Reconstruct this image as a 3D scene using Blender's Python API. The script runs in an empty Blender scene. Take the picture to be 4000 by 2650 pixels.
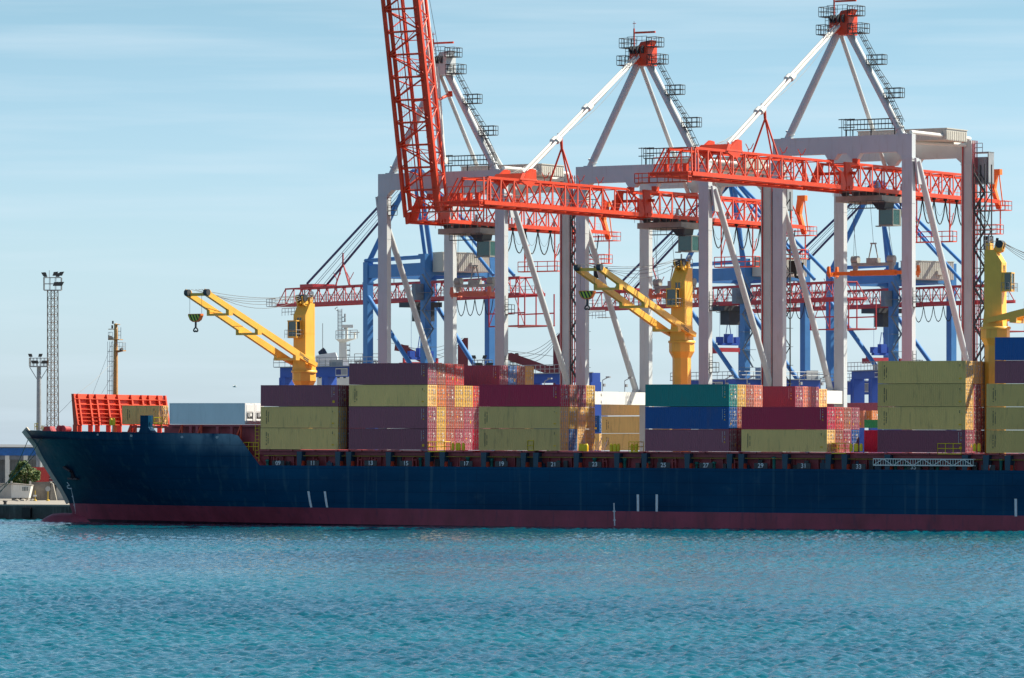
import bpy, math, random
import numpy as np
from mathutils import Vector, Matrix, Euler
from math import sin, cos, tan, pi, radians as R
random.seed(7)
SC = bpy.context.scene
COL = SC.collection

# ------------------------------------------------------------ camera, sky, sun, exposure
F, HZ, CAMH = 20000.0, 1790.0, 9.14        # focal length and horizon in photo pixels, eye height in metres
cd = bpy.data.cameras.new('camera'); cam = bpy.data.objects.new('camera', cd); COL.objects.link(cam)
cd.sensor_width = 36; cd.lens = 36 * F / 4000; cd.shift_y = (HZ - 1325) / 4000
cd.clip_start = 1; cd.clip_end = 60000
cam.location = (0, 0, CAMH); cam.rotation_euler = (R(90), 0, 0)
SC.camera = cam
SUN_EL = R(46); SUN_H = Vector((.958, .287, 0)).normalized()
SUN = Vector((SUN_H.x * cos(SUN_EL), SUN_H.y * cos(SUN_EL), sin(SUN_EL)))
wd = bpy.data.worlds.new('World'); SC.world = wd; wd.use_nodes = True
nt = wd.node_tree; nt.nodes.clear()
out = nt.nodes.new('ShaderNodeOutputWorld'); bg = nt.nodes.new('ShaderNodeBackground')
sky = nt.nodes.new('ShaderNodeTexSky'); sky.sky_type = 'NISHITA'; sky.sun_disc = False
sky.sun_elevation = SUN_EL; sky.sun_rotation = math.atan2(SUN_H.x, SUN_H.y)
sky.air_density = 1.0; sky.dust_density = .6; sky.ozone_density = 1.5; sky.altitude = 0
tc = nt.nodes.new('ShaderNodeTexCoord'); mp = nt.nodes.new('ShaderNodeMapping'); mp.inputs['Scale'].default_value = (7, 7, 120)
nz = nt.nodes.new('ShaderNodeTexNoise'); nz.inputs['Scale'].default_value = 1.6; nz.inputs['Detail'].default_value = 5
cr = nt.nodes.new('ShaderNodeValToRGB'); cr.color_ramp.elements[0].position = .45; cr.color_ramp.elements[1].position = .8
cr.color_ramp.elements[0].color = (0, 0, 0, 1); cr.color_ramp.elements[1].color = (.46, .46, .46, 1)
tint = nt.nodes.new('ShaderNodeMix'); tint.data_type = 'RGBA'; tint.blend_type = 'MULTIPLY'; tint.inputs[0].default_value = 1
tint.inputs[7].default_value = (.80, 1.0, 1.12, 1)
sep = nt.nodes.new('ShaderNodeSeparateXYZ')
elev = nt.nodes.new('ShaderNodeMapRange'); elev.inputs[1].default_value = 0; elev.inputs[2].default_value = .8
grad = nt.nodes.new('ShaderNodeValToRGB')     # brightness of the hazy air near the horizon, by height above it
el_ = grad.color_ramp.elements
el_[0].position = 0; el_[0].color = (1.32, 1.70, 2.60, 1); el_[1].position = 1; el_[1].color = (1.25, 1.15, 1.1, 1)
for p_, c_ in ((.05, (1.22, 1.54, 2.04, 1)), (.11, (.97, 1.27, 1.50, 1)), (.35, (1.25, 1.25, 1.3, 1))):
    e_ = el_.new(p_); e_.color = c_
mx = nt.nodes.new('ShaderNodeMix'); mx.data_type = 'RGBA'; mx.inputs[7].default_value = (8.2, 9.8, 10.9, 1)
L = nt.links.new
L(tc.outputs['Generated'], mp.inputs['Vector']); L(mp.outputs['Vector'], nz.inputs['Vector']); L(nz.outputs['Fac'], cr.inputs['Fac'])
L(tc.outputs['Generated'], sep.inputs[0]); L(sep.outputs['Z'], elev.inputs[0]); L(elev.outputs[0], grad.inputs[0]); L(grad.outputs[0], tint.inputs[7])
L(sky.outputs['Color'], tint.inputs[6]); L(tint.outputs[2], mx.inputs[6]); L(cr.outputs['Color'], mx.inputs[0])
L(mx.outputs[2], bg.inputs['Color']); L(bg.outputs[0], out.inputs[0])
bg.inputs['Strength'].default_value = .0505
sd = bpy.data.lights.new('sun', 'SUN'); sd.energy = 5.0; sd.angle = R(.53); sd.color = (1, .94, .79)
so = bpy.data.objects.new('sun', sd); COL.objects.link(so); so.rotation_euler = SUN.to_track_quat('Z', 'Y').to_euler(); so.location = (200, 300, 200)
vs = SC.view_settings; vs.view_transform = 'Standard'; vs.look = 'None'; vs.exposure = .82; vs.gamma = 1
SC.cycles.max_bounces = 6; SC.cycles.diffuse_bounces = 3; SC.cycles.glossy_bounces = 3; SC.cycles.transparent_max_bounces = 6

# ------------------------------------------------------------ helpers
def V(*a): return Vector(a)
class Fr:
    """a ground frame: s runs to the right and towards the camera, t away from it"""
    def __init__(f, px, Y, deg):
        f.c, f.n = cos(R(deg)), sin(R(deg)); f.x, f.y = (px - 2000) / F * Y, Y; f.rot = -R(deg)
    def s(f, px, t=0):
        u = (px - 2000) / F
        return (u * (f.y + t * f.c) - f.x - t * f.n) / (f.c + u * f.n)
    def t(f, px, s=0):
        u = (px - 2000) / F
        return (u * (f.y - s * f.n) - f.x - s * f.c) / (f.n - u * f.c)
    def w(f, s, t, z=0): return V(f.x + s * f.c + t * f.n, f.y - s * f.n + t * f.c, z)
    def z(f, py, s, t): return CAMH - (py - HZ) * (f.y - s * f.n + t * f.c) / F
def W(px, py, Y): return V((px - 2000) / F * Y, Y, CAMH - (py - HZ) * Y / F)

class MB:
    def __init__(m): m.v, m.f, m.mi, m.sm = [], [], [], []
    def add(m, vs, fs, mi=0, sm=False):
        o = len(m.v); m.v += [tuple(p) for p in vs]
        for f in fs: m.f.append([i + o for i in f]); m.mi.append(mi); m.sm.append(sm)
        return m
    def hexa(m, p, mi=0):
        return m.add(p, [(0, 3, 2, 1), (4, 5, 6, 7), (0, 1, 5, 4), (1, 2, 6, 5), (2, 3, 7, 6), (3, 0, 4, 7)], mi)
    def box(m, x0, x1, y0, y1, z0, z1, mi=0):
        return m.hexa([(x0, y0, z0), (x1, y0, z0), (x1, y1, z0), (x0, y1, z0), (x0, y0, z1), (x1, y0, z1), (x1, y1, z1), (x0, y1, z1)], mi)
    def axes(m, p, q, up=(0, 0, 1)):
        d = (Vector(q) - Vector(p)).normalized(); u = Vector(up)
        if abs(d.dot(u)) > .98: u = V(0, 1, 0) if abs(d.y) < .9 else V(1, 0, 0)
        a = d.cross(u).normalized(); b = a.cross(d)
        return d, a, b
    def beam(m, p, q, w, h=None, mi=0, up=(0, 0, 1)):
        h = h or w; p, q = Vector(p), Vector(q); d, a, b = m.axes(p, q, up)
        r = [-a * w / 2 - b * h / 2, a * w / 2 - b * h / 2, a * w / 2 + b * h / 2, -a * w / 2 + b * h / 2]
        return m.hexa([p + x for x in r] + [q + x for x in r], mi)
    def tube(m, p, q, r, n=6, r2=None, mi=0):
        p, q = Vector(p), Vector(q); d, a, b = m.axes(p, q); r2 = r if r2 is None else r2
        vs = [p + (a * cos(2 * pi * i / n) + b * sin(2 * pi * i / n)) * r for i in range(n)] + [q + (a * cos(2 * pi * i / n) + b * sin(2 * pi * i / n)) * r2 for i in range(n)]
        m.add(vs, [(i, (i + 1) % n, n + (i + 1) % n, n + i) for i in range(n)], mi, n > 4)
        return m.add([vs[i] for i in range(n)], [tuple(range(n - 1, -1, -1))], mi).add([vs[n + i] for i in range(n)], [tuple(range(n))], mi)
    def path(m, pts, r, n=5, mi=0):
        for p, q in zip(pts, pts[1:]): m.tube(p, q, r, n, None, mi)
        return m
    def rope(m, p, q, sag, r=.03, k=10, mi=0):
        p, q = Vector(p), Vector(q)
        return m.path([p.lerp(q, i / k) - V(0, 0, 4 * sag * (i / k) * (1 - i / k)) for i in range(k + 1)], r, 4, mi)
    def prism(m, poly, fn, d0, d1, mi=0):
        n = len(poly)
        vs = [fn(a, b, d0) for a, b in poly] + [fn(a, b, d1) for a, b in poly]
        return m.add(vs, [tuple(range(n - 1, -1, -1)), tuple(range(n, 2 * n))] + [(i, (i + 1) % n, n + (i + 1) % n, n + i) for i in range(n)], mi)
    def lathe(m, prof, c=(0, 0), n=16, mi=0, sm=True):
        vs = [(c[0] + r * cos(2 * pi * i / n + pi / n), c[1] + r * sin(2 * pi * i / n + pi / n), z) for r, z in prof for i in range(n)]
        fs = [(k * n + i, k * n + (i + 1) % n, (k + 1) * n + (i + 1) % n, (k + 1) * n + i) for k in range(len(prof) - 1) for i in range(n)]
        m.add(vs, fs, mi, sm); e = len(prof) - 1
        return m.add([vs[e * n + i] for i in range(n)], [tuple(range(n))], mi)
    def rail(m, pts, h=1.1, step=1.5, r=.035, mi=0):
        pts = [Vector(p) for p in pts]
        for p, q in zip(pts, pts[1:]):
            l = (q - p).length; k = max(1, round(l / step))
            for z in (h * .5, h): m.tube(p + V(0, 0, z), q + V(0, 0, z), r, 4, None, mi)
            for i in range(k + 1):
                a = p.lerp(q, i / k); m.tube(a, a + V(0, 0, h), r, 4, None, mi)
        return m
    def ladder(m, p, q, side=(1, 0, 0), w=.45, r=.03, step=.6, cage=None, mi=0):
        p, q = Vector(p), Vector(q); s = Vector(side).normalized() * w / 2
        m.tube(p - s, q - s, r, 4, None, mi); m.tube(p + s, q + s, r, 4, None, mi)
        k = int((q - p).length / step)
        for i in range(1, k): a = p.lerp(q, i / k); m.tube(a - s, a + s, r * .8, 4, None, mi)
        if cage is not None:
            o = Vector(cage)
            for c in (o - s * 1.3, o + s * 1.3): m.tube(p.lerp(q, .25) + c, q + c, r * .8, 4, None, mi)
            for i in range(2, int(k / 2)):
                a = p.lerp(q, i * 2 / k); m.path([a - s, a - s * 1.3 + o, a + s * 1.3 + o, a + s], r * .8, 4, mi)
        return m
    def build(m, name, mats, parent=None):
        me = bpy.data.meshes.new(name); me.from_pydata(m.v, [], m.f)
        mats = mats if isinstance(mats, (list, tuple)) else [mats]
        for x in mats: me.materials.append(x)
        me.polygons.foreach_set('material_index', m.mi); me.polygons.foreach_set('use_smooth', m.sm)
        me.update()
        o = bpy.data.objects.new(name, me); COL.objects.link(o)
        if parent is not None: o.parent = parent
        return o
def tag(o, label=None, cat=None, group=None, kind=None):
    for k, v in (('label', label), ('category', cat), ('group', group), ('kind', kind)):
        if v: o[k] = v
    return o
def empty(name, loc, rot=(0, 0, 0)):
    o = bpy.data.objects.new(name, None); COL.objects.link(o); o.location = loc; o.rotation_euler = rot; o.empty_display_size = .5
    return o
def text(name, s, size, mat, parent, loc, rot, depth=.01):
    c = bpy.data.curves.new(name, 'FONT'); c.body = s; c.size = size; c.extrude = depth; c.align_x = 'CENTER'; c.align_y = 'CENTER'
    c.offset = size * .012; c.materials.append(mat)
    q = bpy.data.objects.new(name, c); me = bpy.data.meshes.new_from_object(q); bpy.data.objects.remove(q); bpy.data.curves.remove(c)
    o = bpy.data.objects.new(name, me); COL.objects.link(o); o.parent = parent; o.location = loc; o.rotation_euler = rot
    return o

# ------------------------------------------------------------ materials
MATS = {}
def mat(name, rgb, rough=.5, var=.12, scale=.6, stretch=(1, 1, 1), dirt=None, dirt_amt=.0, metal=0, spec=.4, rnd=0, bump=0, coat=0):
    if name in MATS: return MATS[name]
    m = bpy.data.materials.new(name); m.use_nodes = True; t = m.node_tree; b = t.nodes['Principled BSDF']
    b.inputs['Roughness'].default_value = rough; b.inputs['Metallic'].default_value = metal
    b.inputs['Specular IOR Level'].default_value = spec
    tc = t.nodes.new('ShaderNodeTexCoord'); mp = t.nodes.new('ShaderNodeMapping'); mp.inputs['Scale'].default_value = stretch
    oi = t.nodes.new('ShaderNodeObjectInfo'); ad = t.nodes.new('ShaderNodeVectorMath'); ad.operation = 'MULTIPLY_ADD'
    ad.inputs[1].default_value = (37, 19, 23)
    t.links.new(oi.outputs['Random'], ad.inputs[0]); t.links.new(tc.outputs['Object'], ad.inputs[2])
    t.links.new(ad.outputs[0], mp.inputs['Vector'])
    n = t.nodes.new('ShaderNodeTexNoise'); n.inputs['Scale'].default_value = scale; n.inputs['Detail'].default_value = 6; n.inputs['Roughness'].default_value = .62
    t.links.new(mp.outputs[0], n.inputs['Vector'])
    mr = t.nodes.new('ShaderNodeMapRange'); mr.inputs[1].default_value = .3; mr.inputs[2].default_value = .7
    mr.inputs[3].default_value = 1 - var; mr.inputs[4].default_value = 1 + var
    t.links.new(n.outputs['Fac'], mr.inputs[0])
    hs = t.nodes.new('ShaderNodeHueSaturation'); hs.inputs['Color'].default_value = (*rgb, 1)
    val = mr.outputs[0]
    if rnd:
        r2 = t.nodes.new('ShaderNodeMapRange'); r2.inputs[3].default_value = 1 - rnd; r2.inputs[4].default_value = 1 + rnd
        t.links.new(oi.outputs['Random'], r2.inputs[0]); mm = t.nodes.new('ShaderNodeMath'); mm.operation = 'MULTIPLY'
        t.links.new(val, mm.inputs[0]); t.links.new(r2.outputs[0], mm.inputs[1]); val = mm.outputs[0]
    t.links.new(val, hs.inputs['Value']); col = hs.outputs[0]
    if dirt:
        n2 = t.nodes.new('ShaderNodeTexNoise'); n2.inputs['Scale'].default_value = 1; n2.inputs['Detail'].default_value = 7
        m2 = t.nodes.new('ShaderNodeMapping'); m2.inputs['Scale'].default_value = (2.6 if stretch == (1, 1, 1) else stretch[0] * 2, 2.6 if stretch == (1, 1, 1) else stretch[1] * 2, .35)
        t.links.new(ad.outputs[0], m2.inputs[0]); t.links.new(m2.outputs[0], n2.inputs['Vector'])
        rr = t.nodes.new('ShaderNodeMapRange'); rr.inputs[1].default_value = .56; rr.inputs[2].default_value = .8; rr.inputs[3].default_value = 0; rr.inputs[4].default_value = dirt_amt
        t.links.new(n2.outputs['Fac'], rr.inputs[0])
        mi = t.nodes.new('ShaderNodeMix'); mi.data_type = 'RGBA'; mi.inputs[7].default_value = (*dirt, 1)
        t.links.new(rr.outputs[0], mi.inputs[0]); t.links.new(col, mi.inputs[6]); col = mi.outputs[2]
    t.links.new(col, b.inputs['Base Color'])
    rg = t.nodes.new('ShaderNodeMapRange'); rg.inputs[3].default_value = max(.05, rough - .1); rg.inputs[4].default_value = min(1, rough + .12)
    t.links.new(n.outputs['Fac'], rg.inputs[0]); t.links.new(rg.outputs[0], b.inputs['Roughness'])
    if bump:
        bp = t.nodes.new('ShaderNodeBump'); bp.inputs['Strength'].default_value = bump; bp.inputs['Distance'].default_value = .05
        t.links.new(n.outputs['Fac'], bp.inputs['Height']); t.links.new(bp.outputs[0], b.inputs['Normal'])
    MATS[name] = m
    return m
RUST = (.16, .07, .035)
M = dict(
    grey=mat('crane_grey', (.505, .54, .56), .5, .05, .35, dirt=(.36, .33, .29), dirt_amt=.5),
    white=mat('white_paint', (.72, .715, .67), .45, .04, .5, dirt=(.45, .40, .34), dirt_amt=.25),
    red=mat('crane_red', (.66, .058, .017), .45, .14, .5, dirt=(.34, .05, .025), dirt_amt=.45),
    magenta=mat('far_boom_red', (.46, .045, .055), .5, .12, .5),
    blue=mat('crane_blue', (.055, .20, .47), .45, .1, .4, dirt=(.05, .12, .27), dirt_amt=.3),  # blue made less saturated in the colour to stand for distance haze
    dblue=mat('portal_blue', (.03, .09, .42), .45, .1, .4),
    dark=mat('dark_steel', (.045, .05, .055), .55, .2, 1),
    mid=mat('galvanised', (.30, .32, .34), .5, .15, 1, metal=.2),
    yellow=mat('deck_crane_yellow', (.85, .46, .07), .42, .07, .5, dirt=(.42, .22, .06), dirt_amt=.3),
    yel=mat('safety_yellow', (.85, .58, .02), .45, .1, 1),
    glass=mat('cab_glass', (.02, .045, .05), .12, .1, 1, spec=.8),
    maroon=mat('deck_maroon', (.40, .075, .085), .55, .2, .8, dirt=(.2, .05, .05), dirt_amt=.5),
    breakw=mat('breakwater_red', (.66, .08, .035), .5, .1, .7, dirt=(.40, .06, .04), dirt_amt=.4),
    orange=mat('spreader_orange', (.80, .17, .02), .5, .12, .8, dirt=(.3, .1, .03), dirt_amt=.5),
    corr=mat('corrugated_beige', (.52, .50, .44), .5, .06, .5),
    black=mat('rubber_black', (.012, .012, .013), .6, .2, 1),
    rope=mat('wire_rope', (.10, .10, .10), .5, .1, 1),
    brown=mat('tower_rust', (.12, .065, .035), .6, .35, .35),
    concrete=mat('concrete', (.30, .275, .235), .85, .2, .25, dirt=(.16, .14, .11), dirt_amt=.6, bump=.3),
    quayw=mat('quay_wall', (.065, .068, .062), .85, .45, .35, dirt=(.26, .25, .22), dirt_amt=.6, bump=.4),
)
# ------------------------------------------------------------ frames: the ship and the crane rails
SHIP = Fr(1167, 694, 28.5); TRIM = .0052
RAIL = Fr(2249, 717, 32.5)
SHIPM = Matrix.Translation((SHIP.x, SHIP.y, 0)) @ Euler((0, TRIM, SHIP.rot), 'XYZ').to_matrix().to_4x4()
def zs(py, s, t=0): return SHIP.z(py, s, t) + TRIM * s       # ship-local height of a picture row

# ------------------------------------------------------------ the water, the quay, the land
def water():
    ys = np.concatenate([[-3000, -300, 20, 80, 120], [150, 190], np.arange(203, 300, .17), np.arange(300, 400, .27), np.arange(400, 560, .45), np.arange(560, 760, .9), [800, 1200, 3000, 9000, 40000]])
    us = np.concatenate([[-60, -4, -1, -.4, -.22], np.arange(-.165, .165, .00052), [.22, .4, 1, 4, 60]])
    Y, U = np.meshgrid(ys, us, indexing='ij')
    X = U * np.clip(Y, 150, 760)
    rng = np.random.RandomState(3); Z = np.zeros_like(X); fade = ((Y > 140) & (Y < 765) & (np.abs(U) < .17)).astype(float)
    for i in range(90):
        lam = .45 * (2.3 / .45) ** rng.rand(); k = 2 * pi / lam
        a = math.atan2(-.65, .75) + rng.randn() * .8                   # wind from the left, towards the camera
        amp = .0100 * lam ** .85
        px = rng.rand() * 6.28; s = np.sin(k * (X * cos(a) + Y * sin(a)) + px + .6 * np.sin(.05 * X + .031 * Y + px))
        Z += amp * (s + .25 * np.sin(2 * k * (X * cos(a) + Y * sin(a)) + 2 * px))
    g = .75 + .35 * np.sin(.021 * X + .9 + 1.3 * np.sin(.017 * Y)) * np.sin(.013 * Y + .011 * X)
    Z *= fade * g
    n, w = X.shape
    idx = np.arange(n * w).reshape(n, w)
    q = np.stack([idx[:-1, :-1], idx[:-1, 1:], idx[1:, 1:], idx[1:, :-1]], -1).reshape(-1, 4)
    me = bpy.data.meshes.new('water'); me.vertices.add(n * w); me.vertices.foreach_set('co', np.stack([X, Y, Z], -1).astype(np.float32).ravel())
    me.loops.add(q.size); me.loops.foreach_set('vertex_index', q.astype(np.int32).ravel())
    me.polygons.add(len(q)); me.polygons.foreach_set('loop_start', np.arange(0, q.size, 4, dtype=np.int32))
    me.polygons.foreach_set('use_smooth', np.ones(len(q), bool)); me.update(); me.validate()
    m = bpy.data.materials.new('sea'); m.use_nodes = True; t = m.node_tree; b = t.nodes['Principled BSDF']
    b.inputs['Roughness'].default_value = .05; b.inputs['IOR'].default_value = 1.333; b.inputs['Specular IOR Level'].default_value = .5
    tc = t.nodes.new('ShaderNodeTexCoord')
    n1 = t.nodes.new('ShaderNodeTexNoise'); n1.inputs['Scale'].default_value = 5; n1.inputs['Detail'].default_value = 4
    mp = t.nodes.new('ShaderNodeMapping'); mp.inputs['Scale'].default_value = (1, 1.6, 1); t.links.new(tc.outputs['Object'], mp.inputs[0]); t.links.new(mp.outputs[0], n1.inputs['Vector'])
    bp = t.nodes.new('ShaderNodeBump'); bp.inputs['Strength'].default_value = .5; bp.inputs['Distance'].default_value = .1
    t.links.new(n1.outputs['Fac'], bp.inputs['Height']); t.links.new(bp.outputs[0], b.inputs['Normal'])
    n2 = t.nodes.new('ShaderNodeTexNoise'); n2.inputs['Scale'].default_value = .018; n2.inputs['Detail'].default_value = 3; t.links.new(tc.outputs['Object'], n2.inputs['Vector'])
    cr = t.nodes.new('ShaderNodeValToRGB'); cr.color_ramp.elements[0].color = (.001, .070, .112, 1); cr.color_ramp.elements[1].color = (.001, .108, .150, 1)
    cr.color_ramp.elements[0].position = .35; cr.color_ramp.elements[1].position = .65
    t.links.new(n2.outputs['Fac'], cr.inputs[0])
    # small scattered whitecaps
    n3 = t.nodes.new('ShaderNodeTexNoise'); n3.inputs['Scale'].default_value = .55; n3.inputs['Detail'].default_value = 6; n3.inputs['Roughness'].default_value = .7
    m3 = t.nodes.new('ShaderNodeMapping'); m3.inputs['Scale'].default_value = (.8, 1.3, 1); t.links.new(tc.outputs['Object'], m3.inputs[0]); t.links.new(m3.outputs[0], n3.inputs['Vector'])
    r3 = t.nodes.new('ShaderNodeMapRange'); r3.inputs[1].default_value = .765; r3.inputs[2].default_value = .80; t.links.new(n3.outputs['Fac'], r3.inputs[0])
    mi = t.nodes.new('ShaderNodeMix'); mi.data_type = 'RGBA'; mi.inputs[7].default_value = (.75, .78, .78, 1)
    t.links.new(r3.outputs[0], mi.inputs[0]); t.links.new(cr.outputs[0], mi.inputs[6]); t.links.new(mi.outputs[2], b.inputs['Base Color'])
    rm = t.nodes.new('ShaderNodeMapRange'); rm.inputs[3].default_value = .05; rm.inputs[4].default_value = .7; t.links.new(r3.outputs[0], rm.inputs[0]); t.links.new(rm.outputs[0], b.inputs['Roughness'])
    me.materials.append(m)
    o = bpy.data.objects.new('water', me); COL.objects.link(o); tag(o, 'choppy teal blue harbour water filling the foreground', kind='structure')
water()
QY = -4.6                                    # the quay edge, in the rail frame
def quay():
    m = MB(); x0, x1, y1 = -420, 520, 330
    lo = [(x0, QY), (x1, QY), (x1, y1), (x0, y1)]
    P = [RAIL.w(a, b, z) for z in (-3, 2.0) for a, b in lo]
    m.add(P, [(4, 5, 6, 7)], 0).add(P, [(0, 1, 5, 4), (1, 2, 6, 5), (2, 3, 7, 6), (3, 0, 4, 7)], 1)
    o = m.build('quay_ground', [M['concrete'], M['quayw']]); tag(o, kind='structure')
    e = MB(); e.hexa([RAIL.w(a, b, z) for z in (2.0, 2.22) for a, b in ((x0, QY), (x1, QY), (x1, QY + .55), (x0, QY + .55))])
    o = e.build('quay_kerb', M['concrete']); tag(o, kind='structure')
    g = MB(); n = 48
    g.add([(9000 * cos(2 * pi * i / n), 5200 + 3600 * sin(2 * pi * i / n), 1.4) for i in range(n)], [tuple(range(n))])
    o = g.build('ground', mat('far_ground', (.20, .19, .16), .9, .2, .01)); tag(o, kind='structure')
    for i, a in enumerate(range(-130, -60, 12)):
        f = MB(); p = RAIL.w(a, QY - .25, 0)
        d = RAIL.w(a + 1.6, QY - .25, 0)
        f.beam((p.x, p.y, 1.0), (d.x, d.y, 1.0), .5, 1.5)
        tag(f.build('quay_fender', M['black']), 'black rubber fender hung on the quay wall beside the bow', 'fender', 'fenders along the quay wall')
quay()

# ------------------------------------------------------------ the ship
ship = empty('container_ship', (SHIP.x, SHIP.y, 0), (0, TRIM, SHIP.rot))
tag(ship, 'long container ship with a navy blue hull and maroon boot topping, loaded with containers', 'ship')
def hull_mat():
    m = mat('hull_navy', (.006, .036, .072), .45, .0, .25, spec=.08)
    t = m.node_tree; b = t.nodes['Principled BSDF']; L = t.links.new
    tc = t.nodes.new('ShaderNodeTexCoord')
    def noise(sc, stretch, det=5):
        mp = t.nodes.new('ShaderNodeMapping'); mp.inputs['Scale'].default_value = stretch; L(tc.outputs['Object'], mp.inputs[0])
        n = t.nodes.new('ShaderNodeTexNoise'); n.inputs['Scale'].default_value = sc; n.inputs['Detail'].default_value = det; L(mp.outputs[0], n.inputs['Vector']); return n.outputs['Fac']
    def rng(x, a, b_, c, d):
        r = t.nodes.new('ShaderNodeMapRange'); r.inputs[1].default_value = a; r.inputs[2].default_value = b_; r.inputs[3].default_value = c; r.inputs[4].default_value = d; L(x, r.inputs[0]); return r.outputs[0]
    def mix(f, a, col):
        x = t.nodes.new('ShaderNodeMix'); x.data_type = 'RGBA'; x.inputs[7].default_value = (*col, 1); L(f, x.inputs[0]); L(a, x.inputs[6]); return x.outputs[2]
    c = t.nodes.new('ShaderNodeRGB'); c.outputs[0].default_value = (.000, .060, .135, 1)
    col = mix(rng(noise(.12, (.5, 1, 1.6)), .35, .7, 0, 1), c.outputs[0], (.000, .034, .085))          # broad repainted areas
    col = mix(rng(noise(1.0, (1.1, 1, .045)), .56, .76, 0, .5), col, (.075, .15, .19))                    # vertical salt streaks
    col = mix(rng(noise(.5, (.6, 1, .8)), .62, .78, 0, .28), col, (.10, .16, .19))
    # pale chalky paint along the forecastle bulwark
    sp = t.nodes.new('ShaderNodeSeparateXYZ'); L(tc.outputs['Object'], sp.inputs[0])
    top = rng(sp.outputs['Z'], 9.4, 12.2, 0, 1); mu = t.nodes.new('ShaderNodeMath'); mu.operation = 'MULTIPLY'
    L(top, mu.inputs[0]); L(rng(noise(.32, (1, 1, .7)), .36, .6, 0, .95), mu.inputs[1])
    aft = rng(sp.outputs['X'], -24, -15, 0, 1); m2 = t.nodes.new('ShaderNodeMath'); m2.operation = 'MULTIPLY'; L(mu.outputs[0], m2.inputs[0]); L(aft, m2.inputs[1])
    col = mix(m2.outputs[0], col, (.20, .30, .37))
    # plate seams
    wv = t.nodes.new('ShaderNodeTexBrick'); wv.inputs['Scale'].default_value = 1; wv.inputs['Brick Width'].default_value = 11; wv.inputs['Row Height'].default_value = 1.55
    wv.inputs['Mortar Size'].default_value = .035; wv.inputs['Mortar Smooth'].default_value = .5
    cb = t.nodes.new('ShaderNodeCombineXYZ'); L(sp.outputs['X'], cb.inputs[0]); L(sp.outputs['Z'], cb.inputs[1]); L(cb.outputs[0], wv.inputs['Vector'])
    col = mix(rng(wv.outputs['Fac'], 0, 1, 0, .55), col, (.003, .014, .03))
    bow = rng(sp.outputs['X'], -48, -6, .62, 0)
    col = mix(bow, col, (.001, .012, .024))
    L(col, b.inputs['Base Color'])
    bp = t.nodes.new('ShaderNodeBump'); bp.inputs['Strength'].default_value = .35; bp.inputs['Distance'].default_value = .25
    ad = t.nodes.new('ShaderNodeMath'); ad.operation = 'MULTIPLY_ADD'; ad.inputs[1].default_value = -.12; L(wv.outputs['Fac'], ad.inputs[0]); L(noise(.55, (1, 1, 1.4), 2), ad.inputs[2])
    L(ad.outputs[0], bp.inputs['Height']); L(bp.outputs[0], b.inputs['Normal'])
    return m
HULLM = hull_mat()
BOOT = mat('boot_topping', (.27, .042, .07), .5, .32, .3, (1, 1, .5), dirt=(.07, .03, .065), dirt_amt=.8)
HALF = 16.0
ST = [(97, 1679), (140, 1733), (160, 1777), (185, 1820), (213, 1865), (241, 1909), (269, 1965), (281, 1994), (289, 2010), (293, 2044), (297, 2080)]
ST = [(SHIP.s(p, HALF), zs(q, SHIP.s(p, HALF), HALF)) for p, q in ST]
def stem(z):
    zz = [b for a, b in ST][::-1]; ss = [a for a, b in ST][::-1]
    return float(np.interp(z, zz, ss))
S_DECK, S_SLOPE, ZDECK, ZFC, SEND = SHIP.s(1013), SHIP.s(928), 8.12, 12.42, 150
def ztop(s): return float(np.interp(s, [-60, -50, S_SLOPE - 1.2, S_SLOPE, S_DECK, 400], [12.95, 12.75, ZFC, ZFC - .25, ZDECK, ZDECK]))
def half(s, z):
    f = min(1, max(0, (z + 1) / 13)); s0 = stem(z); full = 22 + (-10 - 22) * f; p = 1.75 + 1.55 * f
    v = min(1, max(0, (s - s0) / (full - s0)))
    return HALF * (1 - (1 - v) ** p)
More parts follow.
